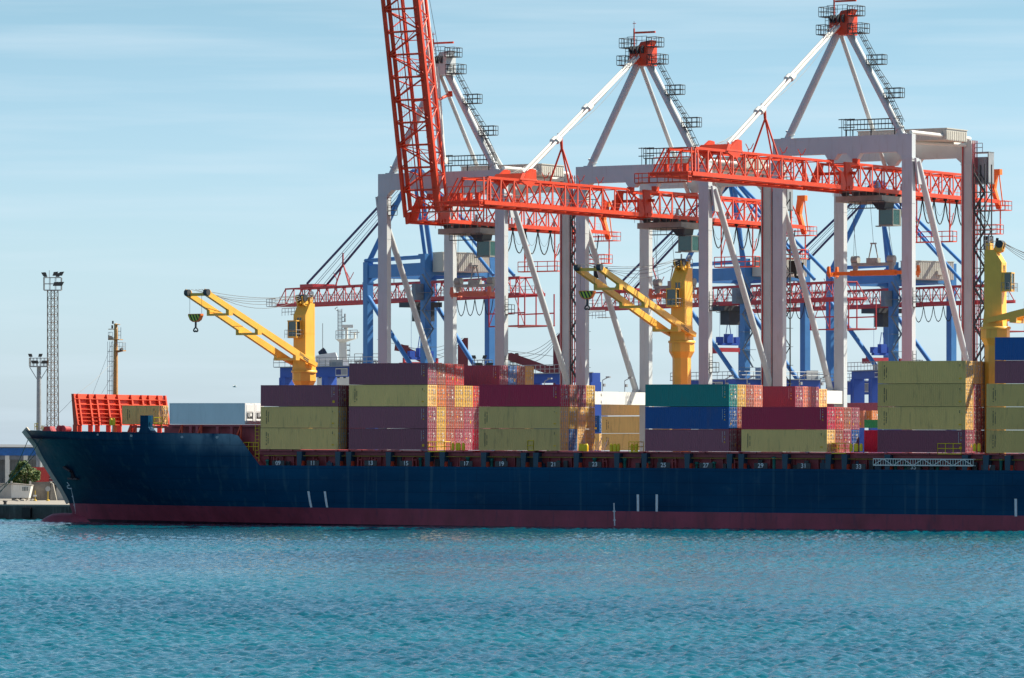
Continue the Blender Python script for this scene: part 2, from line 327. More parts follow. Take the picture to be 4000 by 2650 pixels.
def hull():
    m = MB(); us = [0, .012, .03, .06, .1, .15, .2, .26, .32, .38, .44, .5, .55, .6, .65, .7, .75, .8, .85, .9, .95, 1]
    lv = [('z', -3), ('z', -1), ('z', .26), ('z', 2.44)] + [('g', i / 9) for i in range(1, 10)]
    cols = []
    extra = [S_SLOPE - 3, S_SLOPE - 1.2, S_SLOPE, (S_SLOPE * 2 + S_DECK) / 3, (S_SLOPE + S_DECK * 2) / 3, S_DECK, S_DECK + 2]
    S_N = S_SLOPE - 6
    nst = len(us) + len(extra) + 12
    grid = []
    for k, g in lv:
        zn = g if k == 'z' else 2.44 + g * (12.9 - 2.44)
        s0 = stem(zn); row = [s0 + (S_N - s0) * u for u in us] + extra + [S_DECK + 2 + (SEND - S_DECK - 2) * ((i + 1) / 12) ** 1.3 for i in range(12)]
        r = []
        for s in row:
            z = g if k == 'z' else 2.44 + g * (ztop(s) - 2.44)
            r.append((s, half(s, z if s > S_N else zn), z))
        grid.append(r)
    for sg in (1, -1):
        vs = [(s, HALF - sg * b, z) for r in grid for s, b, z in r]; fs, n = [], nst
        for j in range(len(grid) - 1):
            fs = []
            for i in range(n - 1):
                q = (j * n + i, j * n + i + 1, (j + 1) * n + i + 1, (j + 1) * n + i); fs.append(q if sg == 1 else q[::-1])
            m.add(vs, fs, (3 if j < 2 else 1) if j < 3 else 0, True)
    # transom
    for sg in (1,):
        e = [r[-1] for r in grid]
        m.add([(s, HALF - b, z) for s, b, z in e] + [(s, HALF + b, z) for s, b, z in e], [(i, i + 1, len(e) + i + 1, len(e) + i) for i in range(len(e) - 1)], 0)
    # decks
    top = grid[-1]
    for i in range(len(top) - 1):
        (a, b, z), (a2, b2, z2) = top[i], top[i + 1]
        lo = -1.1 if (z > 9 and z2 > 9) else -.02
        m.add([(a, HALF - b + .05, z + lo), (a2, HALF - b2 + .05, z2 + lo), (a2, HALF + b2 - .05, z2 + lo), (a, HALF + b - .05, z + lo)], [(0, 1, 2, 3)], 2)
    # bulbous bow
    s0 = SHIP.s(156, HALF); n = 14; L0 = 12
    prof = [(0, .02), (.25, .75), (.7, 1.2), (1.5, 1.65), (2.6, 1.95), (4, 2.05), (6, 2.0), (9, 1.9), (12, 1.7)]
    vs = [(s0 + d, HALF + r * .95 * cos(2 * pi * i / n), -.95 + (.0 if d > 2 else -.1) + r * sin(2 * pi * i / n)) for d, r in prof for i in range(n)]
    m.add(vs, [(k * n + i, (k + 1) * n + i, (k + 1) * n + (i + 1) % n, k * n + (i + 1) % n) for k in range(len(prof) - 1) for i in range(n)], 1, True)
    o = m.build('hull', [HULLM, BOOT, M['maroon'], mat('wet_band', (.035, .01, .022), .3, .3, 2)], ship)
    return o
hull()
def yside(s, z): return HALF - half(s, z) - .012
MARK = mat('hull_marking', (.68, .70, .72), .6, .12, 3)
for px, y0, y1, lean in ((1203, 1920, 1983, 6), (1268, 1920, 1983, 6), (2491, 1932, 1998, 1), (2565, 1932, 1999, 0), (3967, 1949, 2018, 1)):
    m = MB(); s = SHIP.s(px, 0); za, zb = zs(y0, s), zs(y1, s); sb = SHIP.s(px + lean, 0)
    N = 6; P = []
    for i in range(N + 1):
        z = za + (zb - za) * i / N; c = s + (sb - s) * i / N
        P += [(c - .17, yside(c, z), z), (c + .17, yside(c, z), z)]
    m.add(P, [(2 * i, 2 * i + 2, 2 * i + 3, 2 * i + 1) for i in range(N)]); m.build('tug_marking', MARK, ship)
def ticks(px0, y0, px1, y1, n, w):
    m = MB()
    for i in range(n):
        k = i / (n - 1); px = px0 + (px1 - px0) * k; py = y0 + (y1 - y0) * k
        t = 0
        for _ in range(6): s = SHIP.s(px, t); z = zs(py, s, t); t = yside(s, z)
        ww = w * (2.2 if i % 7 == 6 else 1)
        m.box(s - ww, s + ww, t - .02, t, z - .07, z + .07)
    m.build('draft_marking', MARK, ship)
ticks(2398, 1968, 2401, 2052, 18, .09); ticks(278, 1911, 298, 2012, 22, .09)
m = MB(); pts = []
for px, py in ((262, 1884), (272, 1896), (263, 1899), (264, 1906), (270, 1909), (281, 1909)):
    t = 8
    for _ in range(8): s = SHIP.s(px, t); z = zs(py, s, t); t = yside(s, z)
    pts.append((s, t - .03, z))
m.path(pts, .09, 4); m.build('bulb_marking', MARK, ship)
# flat dark patch painted as the shade of the anchor recess, and the anchor
def hullpt(px, py, d=.0):
    t = 6
    for _ in range(10): s = SHIP.s(px, t); z = zs(py, s, t); t = yside(s, z)
    return V(s, t - d, z)
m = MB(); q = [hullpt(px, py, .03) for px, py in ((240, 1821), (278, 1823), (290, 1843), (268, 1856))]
m.add(q, [(0, 1, 2, 3)]); rc = m.build('anchor_pocket_shade', mat('pocket_shade', (.004, .012, .02), .7, .1, 1), ship)
m = MB(); m.beam(hullpt(256, 1825, .2), hullpt(283, 1842, .25), .8, .25); m.beam(hullpt(272, 1870, .25), hullpt(308, 1872, .25), .5, .25); m.beam(hullpt(283, 1845, .2), hullpt(292, 1871, .3), .45, .25)
m.build('anchor', mat('anchor_rust', (.05, .028, .035), .7, .3, 2), ship)
m = MB(); m.add([(a, HALF + d * (.25 + (b > 4) * .35), b) for a, b in ST[:6] for d in (-1, 1)], [(2 * i, 2 * i + 2, 2 * i + 3, 2 * i + 1) for i in range(5)])
m = MB()
for (a, b), (a2, b2) in zip(ST[:7], ST[1:7]): m.beam((a - .1, HALF, b), (a2 - .1, HALF, b2), .55 + .05 * b2, .3, 0, (0, 1, 0))
m.build('stem_bar', mat('stem_beige', (.42, .38, .31), .6, .2, 1), ship)  # pale beige strip following the stem
# bay numbers
for txt, px, py in (('09', 1085, 1810), ('11', 1220, 1810), ('13', 1446, 1810), ('15', 1584, 1811), ('17', 1819, 1812), ('19', 1957, 1813), ('21', 2161, 1815), ('23', 2322, 1815), ('25', 2590, 1818), ('27', 2756, 1819), ('29', 2970, 1820), ('31', 3138, 1821), ('33', 3353, 1824), ('35', 3567, 1826), ('37', 3858, 1828)):
    t = .55; s = SHIP.s(px, t); z = zs(py, s, t)
    m = MB(); m.box(s - .95, s + .95, t + .02, t + .12, z - .36, z + .36)
    m.tube((s - .7, t + .08, 8.05), (s - .7, t + .08, z - .2), .05, 4); m.tube((s + .7, t + .08, 8.05), (s + .7, t + .08, z - .2), .05, 4)
    pl = m.build('number_plate', M['dark'], ship); text('bay_number', txt, .82, MARK, pl, (s, t, z), (R(90), 0, 0))
for txt, px, py in (('01', 381, 1699), ('03', 512, 1703), ('05', 710, 1708), ('07', 847, 1710)):
    t = 3
    for _ in range(8): s = SHIP.s(px, t); z = zs(py, s, t); t = yside(s, z)
    text('bay_number', txt, .4, MARK, ship, (s, t - .03, z), (R(90), 0, math.atan2(yside(s + 1, z) - t, 1)))
# hatch coaming, hatch covers, deck posts
ZBASE = zs(1756, SHIP.s(1167))               # under the first tier
m = MB(); a, b = SHIP.s(975), SEND - 4
m.box(a, b, 2.0, 30.0, ZDECK, ZBASE - .75, 0); m.box(a, b, 1.1, 30.9, ZBASE - .75, ZBASE - .28, 0)
for i in range(90):
    s = a + (b - a) * (i + .5) / 90
    m.box(s - .05, s + .05, 1.55, 2.0, ZDECK + .05, ZBASE - .8)
m.build('hatch_coaming', M['maroon'], ship)
HSEG = [(1000, 1353, 0), (1362, 1838, 0), (1868, 2080, 0), (2120, 2505, 0), (2517, 2880, 0), (2894, 3300, 0), (3330, 3830, 0), (3850, 4200, 0)]
for p0, p1, _ in HSEG:
    m = MB(); s0, s1 = SHIP.s(p0), SHIP.s(p1); m.box(s0, s1, .45, 31.5, ZBASE - .26, ZBASE - .06, 0)
    n = max(1, round((s1 - s0) / 6))
    for i in range(n * 2): c = s0 + (s1 - s0) * (i + .5) / n / 2; m.box(c - .18, c + .18, .2, .6, ZBASE - .24, ZBASE - .03)
    m.build('hatch_cover', mat('hatch_red', (.46, .075, .085), .5, .2, .8, dirt=(.2, .05, .05), dirt_amt=.5), ship)
POSTC = [1165, 1168, 1318, 1361, 1516, 1669, 1726, 1888, 2043, 2092, 2250, 2408, 2515, 2683, 2848, 2894, 3065, 3234, 3297, 3465, 3768, 3850, 3935]
for i, px in enumerate(POSTC):
    if i == 0: continue
    t = .15; s = SHIP.s(px, t); m = MB()
    m.hexa([(s - .35, t, ZDECK - .05), (s + .28, t, ZDECK - .05), (s + .28, t + 1.0, ZDECK - .05), (s - .35, t + 1.0, ZDECK - .05), (s - .42, t - .02, ZBASE - .28), (s + .42, t - .02, ZBASE - .28), (s + .42, t + 1.3, ZBASE - .28), (s - .42, t + 1.3, ZBASE - .28)], 0)
    m.box(s + .29, s + .33, t + .1, t + 1.0, ZDECK, ZBASE - .4, 1)
    m.build('deck_post', [mat('post_navy', (.008, .045, .08), .4, .2, 1), M['breakw']], ship)
m = MB(); m.tube((SHIP.s(1022), .5, zs(1780, SHIP.s(1022))), (SHIP.s(4100), .5, zs(1780, SHIP.s(1022)) - .02), .045, 5)
m.build('hand_rail', mat('rail_ochre', (.42, .26, .04), .5, .15, 2), ship)
for px in range(1040, 3960, 47):               # small deck gear between the posts
    k = random.random(); t = random.uniform(.9, 1.6); s = SHIP.s(px + random.uniform(-14, 14), t); m = MB(); h = random.uniform(.5, 1.35)
    if k < .3: m.box(s - .3, s + .3, t, t + .3, ZDECK, ZDECK + h, 0); nm, mt = 'vent_box', M['dark']
    elif k < .5: m.lathe([(.22, ZDECK), (.22, ZDECK + h * .9), (.34, ZDECK + h), (.3, ZDECK + h + .2), (.01, ZDECK + h + .3)], (s, t), 8); nm, mt = 'air_vent', mat('vent_green', (.02, .16, .13), .5, .15, 1)
    elif k < .75: m.box(s - .07, s + .07, t - .5, t, ZDECK, ZDECK + 1.2).box(s + .5, s + .58, t - .5, t, ZDECK, ZDECK + 1.0).box(s - .07, s + .58, t - .45, t - .35, ZDECK + .8, ZDECK + .9); nm, mt = 'deck_stay', mat('stay_red', (.36, .05, .05), .5, .2, 1)
    else: m.box(s - .45, s + .45, t, t + .25, ZDECK, ZDECK + h * .6, 0).box(s - .2, s + .2, t - .05, t, ZDECK + h * .6, ZDECK + h * .9); nm, mt = 'deck_locker', mat('locker_navy', (.015, .05, .09), .5, .2, 1)
    m.build(nm, mt, ship)
def platform(px0, px1, py, posts=True, t0=.1):
    m = MB(); s0, s1 = SHIP.s(px0, t0), SHIP.s(px1, t0); z = zs(py, s0, t0)
    m.box(s0, s1, t0, t0 + 1.6, z - .1, z); m.rail([(s0, t0, z), (s1, t0, z), (s1, t0 + 1.6, z)], 1.25, 1.1, .05); m.rail([(s0, t0 + 1.6, z), (s0, t0, z)], 1.25, 1.1, .05)
    m.build('lashing_platform', M['yel'], ship)
platform(1670, 1735, 1763); platform(3247, 3300, 1770); platform(3661, 3752, 1772); platform(2059, 2082, 1759); platform(2455, 2490, 1764)
def caps(px, py, n=2, dx=.62):
    t = .7; s = SHIP.s(px, t); z = zs(py, s, t); m = MB()
    for i in range(n): m.lathe([(.2, z), (.22, z + .2), (.22, z + .75), (.12, z + 1.0), (.01, z + 1.02)], (s + i * dx, t), 8)
    m.build('pipe_bollard', M['yel'], ship)
for p in (1768, 1793): caps(p, 1760)
for p in (2140, 2154, 2266, 2274, 2386, 2398, 2468, 3323, 3345, 3805): caps(p, 1764)
# white gangway stowed along the rail
m = MB(); t = -.05; s0, s1 = SHIP.s(3410, t), SHIP.s(3800, t); z0, z1 = zs(1818, s0, t), zs(1793, s0, t)
for z in (z0, z1):
    for tt in (t, t + .8): m.beam((s0, tt, z), (s1, tt, z), .09, .12)
n = 40
for i in range(n + 1):
    s = s0 + (s1 - s0) * i / n; m.beam((s, t, z0), (s, t, z1), .06, .06)
    if i % 4 == 0 and i < n: e = s0 + (s1 - s0) * min(n, i + 4) / n; m.beam((s, t - .03, z0 if i % 8 == 0 else z1), (e, t - .03, z1 if i % 8 == 0 else z0), .06, .08)
m.box(s0, s1, t + .1, t + .7, z0 + .03, z0 + .09, 0); m.build('gangway', M['white'], ship)

# forecastle: breakwater, foremast, rails, winches
def breakwater():
    m = MB(); ta, tb = 4.3, 29.0
    for _ in range(12): sa = SHIP.s(285, ta); ta = .6 * ta + .4 * (HALF - half(sa, 12.4) + .7)
    tb = min(29.5, SHIP.t(646, sa)); zb, zt = zs(1660, sa, 12), zs(1541, sa, 12)
    lean = .38
    m.hexa([(sa, ta, zb), (sa, tb, zb), (sa + .12, tb, zb), (sa + .12, ta, zb), (sa - lean, ta, zt), (sa - lean, tb - .5, zt), (sa - lean + .12, tb - .5, zt), (sa - lean + .12, ta, zt)])
    for px in (281, 303, 346, 373, 416, 459, 511, 552, 580, 616, 648):
        t = SHIP.t(px, sa); t = min(max(t, ta + .1), tb - .15)
        d0 = .75
        m.hexa([(sa, t - .07, zb), (sa + d0, t - .07, zb), (sa + d0, t + .07, zb), (sa, t + .07, zb), (sa - lean, t - .07, zt), (sa - lean + .42, t - .07, zt), (sa - lean + .42, t + .07, zt), (sa - lean, t + .07, zt)])
        m.beam((sa + d0 - .04, t, zb), (sa - lean + .4, t, zt), .34, .1, 0, (1, 0, 0))
        m.box(sa - .1, sa + .6, t - .1, t + .1, 11.6, zb)
    for k in (.0, .12, .24, .36, .5, .66, .84):
        z = zb + (zt - zb) * k; s = sa - lean * k; m.hexa([(s + .1, ta, z), (s + .55, ta, z - .04), (s + .55, tb - .4, z - .04), (s + .1, tb - .4, z), (s + .1, ta, z + .08), (s + .55, ta, z + .04), (s + .55, tb - .4, z + .04), (s + .1, tb - .4, z + .08)])
    m.build('breakwater', M['breakw'], ship)
breakwater()
def foremast():
    t = HALF + 1.6; s = SHIP.s(449, t); m = MB(); Z = lambda py: zs(py, s, t)
    m.lathe([(.40, 11.4), (.36, Z(1540)), (.31, Z(1345))], (s, t), 12); m.lathe([(.28, Z(1345)), (.25, Z(1265)), (.01, Z(1264))], (s, t), 10)
    m.box(s - .9, s + .9, t - .5, t + .5, Z(1329), Z(1326)); m.box(s + .2, s + 1.5, t - .4, t + .4, Z(1373), Z(1369)); m.box(s - 1.2, s - .1, t - .1, t + .1, Z(1288), Z(1285)); m.box(s - .2, s + .6, t - .2, t + .2, Z(1270), Z(1267))
    m.hexa([(s + .2, t - .1, Z(1378)), (s + .4, t - .1, Z(1378)), (s + .4, t + .1, Z(1378)), (s + .2, t + .1, Z(1378)), (s + .2, t - .1, Z(1373)), (s + 1.3, t - .1, Z(1373)), (s + 1.3, t + .1, Z(1373)), (s + .2, t + .1, Z(1373))])
    fm = m.build('foremast', mat('mast_tan', (.50, .28, .09), .5, .1, 1), ship)
    m = MB(); m.ladder((s - .75, t, 11.5), (s - .75, t, Z(1335)), (1, 0, 0), .5, .04, .7, (0, -.45, 0)); m.ladder((s + .6, t, Z(1325)), (s + .6, t, Z(1280)), (1, 0, 0), .5, .04, .5)
    m.rail([(s + .3, t - .4, Z(1369)), (s + 1.4, t - .4, Z(1369)), (s + 1.4, t + .4, Z(1369))], 1.1, .5, .03); m.rail([(s - 1, t, Z(1329)), (s - 1, t - .4, Z(1329)), (s - .3, t - .4, Z(1329))], 1.1, .5, .03)
    m.build('mast_ladder', M['mid'], fm)
    m = MB(); m.tube((s - .5, t, Z(1266)), (s - .5, t, Z(1254)), .13, 8).tube((s - .6, t, Z(1284)), (s - .6, t, Z(1271)), .13, 8).tube((s - 1.2, t, Z(1329)), (s - 1.2, t, Z(1310)), .1, 6).tube((s + 1.2, t - .5, Z(1368)), (s + 1.5, t - .7, Z(1364)), .22, 8)
    m.build('mast_lamp', M['dark'], fm)
    m = MB(); m.tube((s - .3, t - .2, Z(1322)), (s - .9, t - .4, Z(1318)), .12, 8, .3); m.build('ship_horn', mat('horn_cream', (.6, .5, .35), .5, .1, 1), fm)
    m = MB(); P = lambda px, py, tt: (SHIP.s(px, tt), tt, zs(py, SHIP.s(px, tt), tt))
    top = (s, t, Z(1300)); m.rope(top, P(360, 1540, t), .05, .02, 4); m.rope((s, t, Z(1402)), P(303, 1536, 6), .3, .025, 6); m.rope((s, t, Z(1440)), P(395, 1538, t + 4), .05, .02, 4); m.rope(P(303, 1536, 6), P(150, 1680, HALF), .3, .025, 6)
    m.build('mast_stay', M['rope'], fm)
foremast()
m = MB(); zz = 12.75
pl = [(-53, HALF - 1.2), (-50, HALF - 4.8), (-47, HALF - 7)]
m.rail([(SHIP.s(134, 13), 13, 12.9), (SHIP.s(146, 12), 12, 12.9)], .9, .8, .05); m.rail([(SHIP.s(160, 12), 12, 12.85), (SHIP.s(168, 11), 11, 12.85)], .6, .6, .05); m.build('bow_rail', M['yel'], ship)
for px in (190, 245, 258):
    m = MB(); t = 12; s = SHIP.s(px, t); r = .5 if px > 210 else 0
    if r: m.tube((s, t - .8, 13.0), (s, t + .8, 13.0), .4, 14).tube((s, t - 1, 13.0), (s, t - .8, 13.0), .55, 14)
    else: m.hexa([(s - 1.0, t - .8, 12.2), (s + 1.0, t - .8, 12.2), (s + 1.0, t + .8, 12.2), (s - 1.0, t + .8, 12.2), (s - .4, t - .6, 13.4), (s + .5, t - .6, 13.4), (s + .5, t + .6, 13.4), (s - .4, t + .6, 13.4)])
    m.build('winch' if r else 'deck_hatch', mat('winch_red', (.36, .05, .06), .5, .2, 1), ship)
# forward hatch under the small container and the reefers
s0, s1 = SHIP.s(480, 3), SHIP.s(1012, 1)
ZFH = zs(1658, SHIP.s(700, 1.5), 1.5)
m = MB(); m.box(SHIP.s(640, 2), s1, 2.2, 29.8, 11.2, ZFH - .3); m.box(SHIP.s(655, 1.2), s1 + .4, 1.3, 30.7, ZFH - .3, ZFH - .03); m.box(s0, SHIP.s(650, 5), 5, 27, ZFH - .5, ZFH - .2)
for px in (745, 770, 850, 905): s = SHIP.s(px, 1.3); m.box(s - .2, s + .2, 1.1, 1.5, 11.4, ZFH - .3)
m.build('forward_hatch', M['maroon'], ship)
for px in (500, 520, 700, 930, 775):
    m = MB(); t = 4 if px < 560 else 1.2; s = SHIP.s(px, t); m.beam((s - .5, t, 11.5), (s + .4, t, 13.5), .3, .2); m.beam((s + .4, t, 11.5), (s + .4, t, 13.6), .2, .2); m.build('deck_brace', M['breakw'], ship)
for px in (432, 443): caps(px, 1662, 1)
m = MB(); t = 1.5; s = SHIP.s(572, t); m.prism([(-1.0, 12.0), (2.2, 12.0), (1.3, 12.7), (.8, 13.3), (.8, 14.9), (-.5, 14.9), (-.5, 13.2)], lambda a, b, d: (s + a, yside(s, 12) + .1 + d, b), 0, 1.2); m.build('bulwark_post', HULLM, ship)
m = MB(); m.rail([(SHIP.s(345, 6), 6, 13.5), (SHIP.s(470, 5), 5, 13.5)], 1.1, 1.2, .04); m.build('deck_rail', M['breakw'], ship)
m = MB(); s = SHIP.s(598, .8); m.rail([(s - .3, 1.4, ZFH - .6), (s + 1.0, 1.4, ZFH - .6)], 1.5, 1.2, .07); m.build('lashing_platform', M['yel'], ship)
m = MB(); m.box(S_SLOPE + 1, S_DECK + .5, 1.6, 30, ZDECK, 11.9); m.build('forecastle_bulkhead', M['maroon'], ship)
m = MB(); s = SHIP.s(1003, .6); m.ladder((s, .6, ZDECK), (s, .6, ZFH), (1, 0, 0), .6, .04, .5); m.rail([(s - 2, .4, ZDECK + 2), (s + .3, .4, ZDECK + 2)], 1.1, .8, .04); m.build('deck_ladder', M['yel'], ship)

for i in range(7):                              # white lashing rods leaning in the gap between the stacks
    m = MB(); t = 9 + .3 * (i % 3); s = SHIP.s(2312 + i * 8, t); m.beam((s, t, ZBASE), (s + .45 + .12 * (i % 3), t + .2, ZBASE + 1.2 + .25 * (i % 4)), .07, .07); m.build('lashing_rod', M['white'], ship)
# ------------------------------------------------------------ containers
CC = dict(
    olive=(.86, .53, .185), khaki=(.76, .46, .15), mustard=(.76, .47, .165), maroon=(.29, .065, .10), brown=(.34, .10, .07), crimson=(.48, .02, .065), red=(.50, .05, .045),
    teal=(.008, .20, .185), navy=(.006, .085, .30), blue=(.05, .16, .38), orange=(.62, .20, .06), white=(.74, .76, .78), plum=(.30, .085, .118), yellow=(.62, .40, .09), salmon=(.60, .20, .13), green=(.02, .20, .07))
def cmat(c): return mat('container_' + c, CC[c], .48, .06, .5, (1, 1, .35), dirt=(.17, .10, .06) if c != 'white' else (.35, .36, .36), dirt_amt=.5 if c in ('olive', 'mustard', 'yellow', 'khaki') else .22, rnd=.10)
LOCKM = mat('lock_steel', (.42, .40, .38), .5, .1, 2)
CW = 2.438
def corr_panel(m, x0, x1, y, z0, z1, dep, axis='x', pitch=.278, out=-1):
    n = int((x1 - x0) / pitch); p = (x1 - x0) / n; pts = []
    for i in range(n):
        a = x0 + i * p; pts += [(a, 0), (a + p * .26, 0), (a + p * .5, dep), (a + p * .76, dep)]
    pts.append((x1, 0)); vs = []
    for a, d in pts:
        for z in (z0, z1): vs.append((a, y - out * d, z) if axis == 'x' else (y - out * d, a, z))
    fs = [(2 * i, 2 * i + 2, 2 * i + 3, 2 * i + 1) for i in range(len(pts) - 1)]
    if (axis == 'x') != (out == -1): fs = [f[::-1] for f in fs]
    m.add(vs, fs, 0)
def c_body(Lc, H, smooth_side=False):
    m = MB()
    for x in (0, Lc - .16):
        for y in (0, CW - .16): m.box(x, x + .16, y, y + .16, 0, H)
    for y in (.003, CW - .103): m.box(.16, Lc - .16, y, y + .1, .0, .17); m.box(.16, Lc - .16, y, y + .1, H - .11, H - .004)
    for x in (.003, Lc - .103): m.box(x, x + .1, .16, CW - .16, .0, .17); m.box(x, x + .1, .16, CW - .16, H - .13, H - .004)
    if smooth_side:
        for y in (.03, CW - .05): m.box(.16, Lc - .16, y, y + .02, .17, H - .11)
        m.box(.03, .05, .16, CW - .16, .17, H - .13)
    else:
        corr_panel(m, .16, Lc - .16, .012, .17, H - .11, .045, 'x', .278, -1); corr_panel(m, .16, Lc - .16, CW - .012, .17, H - .11, .045, 'x', .278, 1)
        corr_panel(m, .16, CW - .16, .012, .17, H - .13, .045, 'y', .25, -1)
    m.add([(.1, .1, H - .03), (Lc - .1, .1, H - .03), (Lc - .1, CW - .1, H - .03), (.1, CW - .1, H - .03), (.1, .1, .12), (Lc - .1, .1, .12), (Lc - .1, CW - .1, .12), (.1, CW - .1, .12)], [(0, 1, 2, 3), (7, 6, 5, 4)])
    return m
def c_door(H):
    m = MB(); w = 1.05; m.box(-.05, -.02, 0, w, .16, H - .13)
    for k in range(6):
        z = .24 + k * (H - .5) / 5.3; m.hexa([(-.02, .07, z), (.0, .07, z + .04), (.0, w - .07, z + .04), (-.02, w - .07, z), (-.02, .07, z + .33), (.0, .07, z + .27), (.0, w - .07, z + .27), (-.02, w - .07, z + .33)])
    return m
def c_lock(H):
    m = MB()
    for y in (.27, .78):
        m.tube((.05, y, .05), (.05, y, H - .04), .026, 5)
        for z in (.12, H * .33, H * .64, H - .15): m.box(.0, .08, y - .07, y + .07, z - .035, z + .035)
        m.box(.05, .085, y - .02, y + .36, 1.08, 1.13)
    for z in (.4, 1.25, 2.1): m.box(-.01, .03, .02, .09, z, z + .14)
    return m
def c_marks(kind, Lc, H, seed):
    rg = random.Random(seed); m = MB()
    def side(x, z0, z1, w, mi, y=-.006, broken=True):
        z = z1
        while z > z0:
            h = rg.uniform(.06, .13); 
            if not broken or rg.random() > .12: m.box(x - w / 2, x + w / 2, y, y + .01, max(z0, z - h), z, mi)
            z -= h + .05
    if kind == 'dark':
        side(.92, .55, H - .55, .11, 1); side(1.22, .75, H - .7, .10, 1)
        side(Lc - .82, H - .75, H - .45, .1, 1); side(Lc - .55, H - .95, H - .75, .1, 2)
        m.box(Lc - .95, Lc - .6, -.006, .004, .55, .72, 2)
    else:
        side(Lc - .95, H * .42, H - .28, .05, 0, broken=False); side(Lc - .62, H - .75, H - .28, .06, 0)
        m.box(Lc - .68, Lc - .56, -.006, .004, H - 1.05, H - .93, 2); m.box(Lc - .68, Lc - .56, -.006, .004, H - 1.32, H - 1.2, 0)
        if seed % 2: m.box(Lc - .85, Lc - .5, -.006, .004, .45, .78, 2)
        else: m.prism([(Lc - .75, H - 1.75), (Lc - .5, H - 1.75), (Lc - .625, H - 1.52)], lambda a, b, d: (a, -.006 + d * .01, b), 0, 1, 2)
    X = Lc + .014 - .02
    def card(y, z, w, h, mi): m.box(X, X + .012, y, y + w, z, z + h, mi)
    card(1.45, H - .75, .34, .2, 0); card(1.75, H - .98, .3, .1, 0); card(1.5, H - 1.15, .5, .07, 0)
    card(.35, H - .8, .22, .25, 0)
    if seed % 3 == 0: card(1.75, .7, .28, .42, 2)
    if seed % 3 == 1: card(.4, .55, .26, .26, 2); card(1.42, H - 1.6, .2, .24, 0)
    if seed % 3 == 2: card(1.7, 1.15, .24, .3, 0); card(.5, 1.5, .3, .12, 2)
    return m
MK = [mat('mark_white', (.62, .62, .60), .6, .1, 3), mat('mark_dark', (.05, .05, .045), .6, .2, 3), mat('mark_yellow', (.80, .42, .02), .6, .1, 3)]
CACHE = {}
def proto(Lc, H, kind):
    k = (Lc, H, kind)
    if k not in CACHE:
        o = [c_body(Lc, H).build('body', cmat('olive')), c_door(H).build('door', cmat('olive')), c_lock(H).build('lock_bars', LOCKM)] + [c_marks(kind, Lc, H, s).build('marking', MK) for s in range(6)]
        CACHE[k] = [x.data for x in o]
        for x in o: bpy.data.objects.remove(x)
    return CACHE[k]
def link(name, data, parent, loc=(0, 0, 0), rot=(0, 0, 0), m=None):
    o = bpy.data.objects.new(name, data); COL.objects.link(o); o.parent = parent; o.location = loc; o.rotation_euler = rot
    if m: o.material_slots[0].link = 'OBJECT'; o.material_slots[0].material = m
    return o
NC = [0]
def container(mw, colour, label, Lc=12.19, H=2.866, group='containers stacked on the ship', doors=True):
    NC[0] += 1; dark = colour in ('olive', 'mustard', 'yellow', 'khaki'); ms = proto(Lc, H, 'dark' if dark else 'white')
    e = empty('shipping_container', (0, 0, 0)); e.matrix_world = mw; tag(e, label, 'container', group); cm = cmat(colour)
    b = link('body', ms[0], e, m=cm)
    if doors:
        d1 = link('door', ms[1], e, (Lc - .01, .16, 0), m=cm); d2 = link('door', ms[1], e, (Lc - .01, .16 + 1.06, 0), m=cm)
        link('lock_bars', ms[2], d1); link('lock_bars', ms[2], d2)
    link('marking', ms[3 + NC[0] % 6], e)
    return e
TIER = ['bottom tier', 'second tier', 'third tier', 'fourth tier', 'fifth tier']
ROW = ['row along the rail', 'second row inboard', 'third row inboard', 'fourth row inboard', 'fifth row inboard', 'sixth row inboard', 'seventh row inboard', 'eighth row inboard', 'ninth row inboard', 'tenth row inboard', 'eleventh row inboard', 'twelfth row inboard']
PITCH, ROWP, T0 = 2.925, 2.5, .12
def stow(s, tier, row, colour, bay, Lc=12.19, H=2.866, z=None, cname=None):
    zz = ZBASE + tier * PITCH if z is None else z
    mw = SHIPM @ Matrix.Translation((s, T0 + row * ROWP, zz))
    return container(mw, colour, f"{cname or colour} container, {TIER[tier]}, {ROW[row]}, {bay}", Lc, H)
A, B_, C_, E_, F_, G_, H_ = [SHIP.s(p, T0) for p in (1016, 1361, 1869, 2518, 2894.5, 3426, 3851)]
bA, bB, bC, bE, bF, bG, bH = ('stack just aft of the white reefers', 'stack under the bow gantry crane', 'crimson-topped stack', 'teal-topped stack', 'two-high stack', 'four-high olive stack', 'stack nearest the stern')
for tier, cols in enumerate([('olive', 'maroon', 'plum', 'maroon'), ('olive', 'plum', 'maroon', 'brown'), ('plum', 'maroon', 'maroon', 'plum')]):
    for r, c in enumerate(cols): stow(A, tier, r, c, bA)
for tier, cols in enumerate([('plum', 'yellow', 'brown', 'maroon', 'plum', 'crimson', 'plum'), ('plum', 'yellow', 'brown', 'brown', 'maroon', 'plum', 'maroon'), ('olive', 'orange', 'brown', 'yellow', 'yellow', 'red', 'plum'), ('plum', 'brown', 'red', 'red')]):
    for r, c in enumerate(cols): stow(B_, tier, r, c, bB)
for r, c in zip(range(8, 12), ('maroon', 'blue', 'brown', 'yellow')): stow(B_, 3, r, c, bB)
for r, c in zip(range(8, 12), ('maroon', 'brown', 'plum', 'olive')):
    for tier in range(3): stow(B_, tier, r, c, bB)
for tier, cols in enumerate([('mustard', 'blue', 'olive', 'yellow'), ('mustard', 'yellow', 'olive', 'yellow'), ('crimson', 'brown', 'maroon', 'yellow')]):
    for r, c in enumerate(cols): stow(C_, tier, r, c, bC)
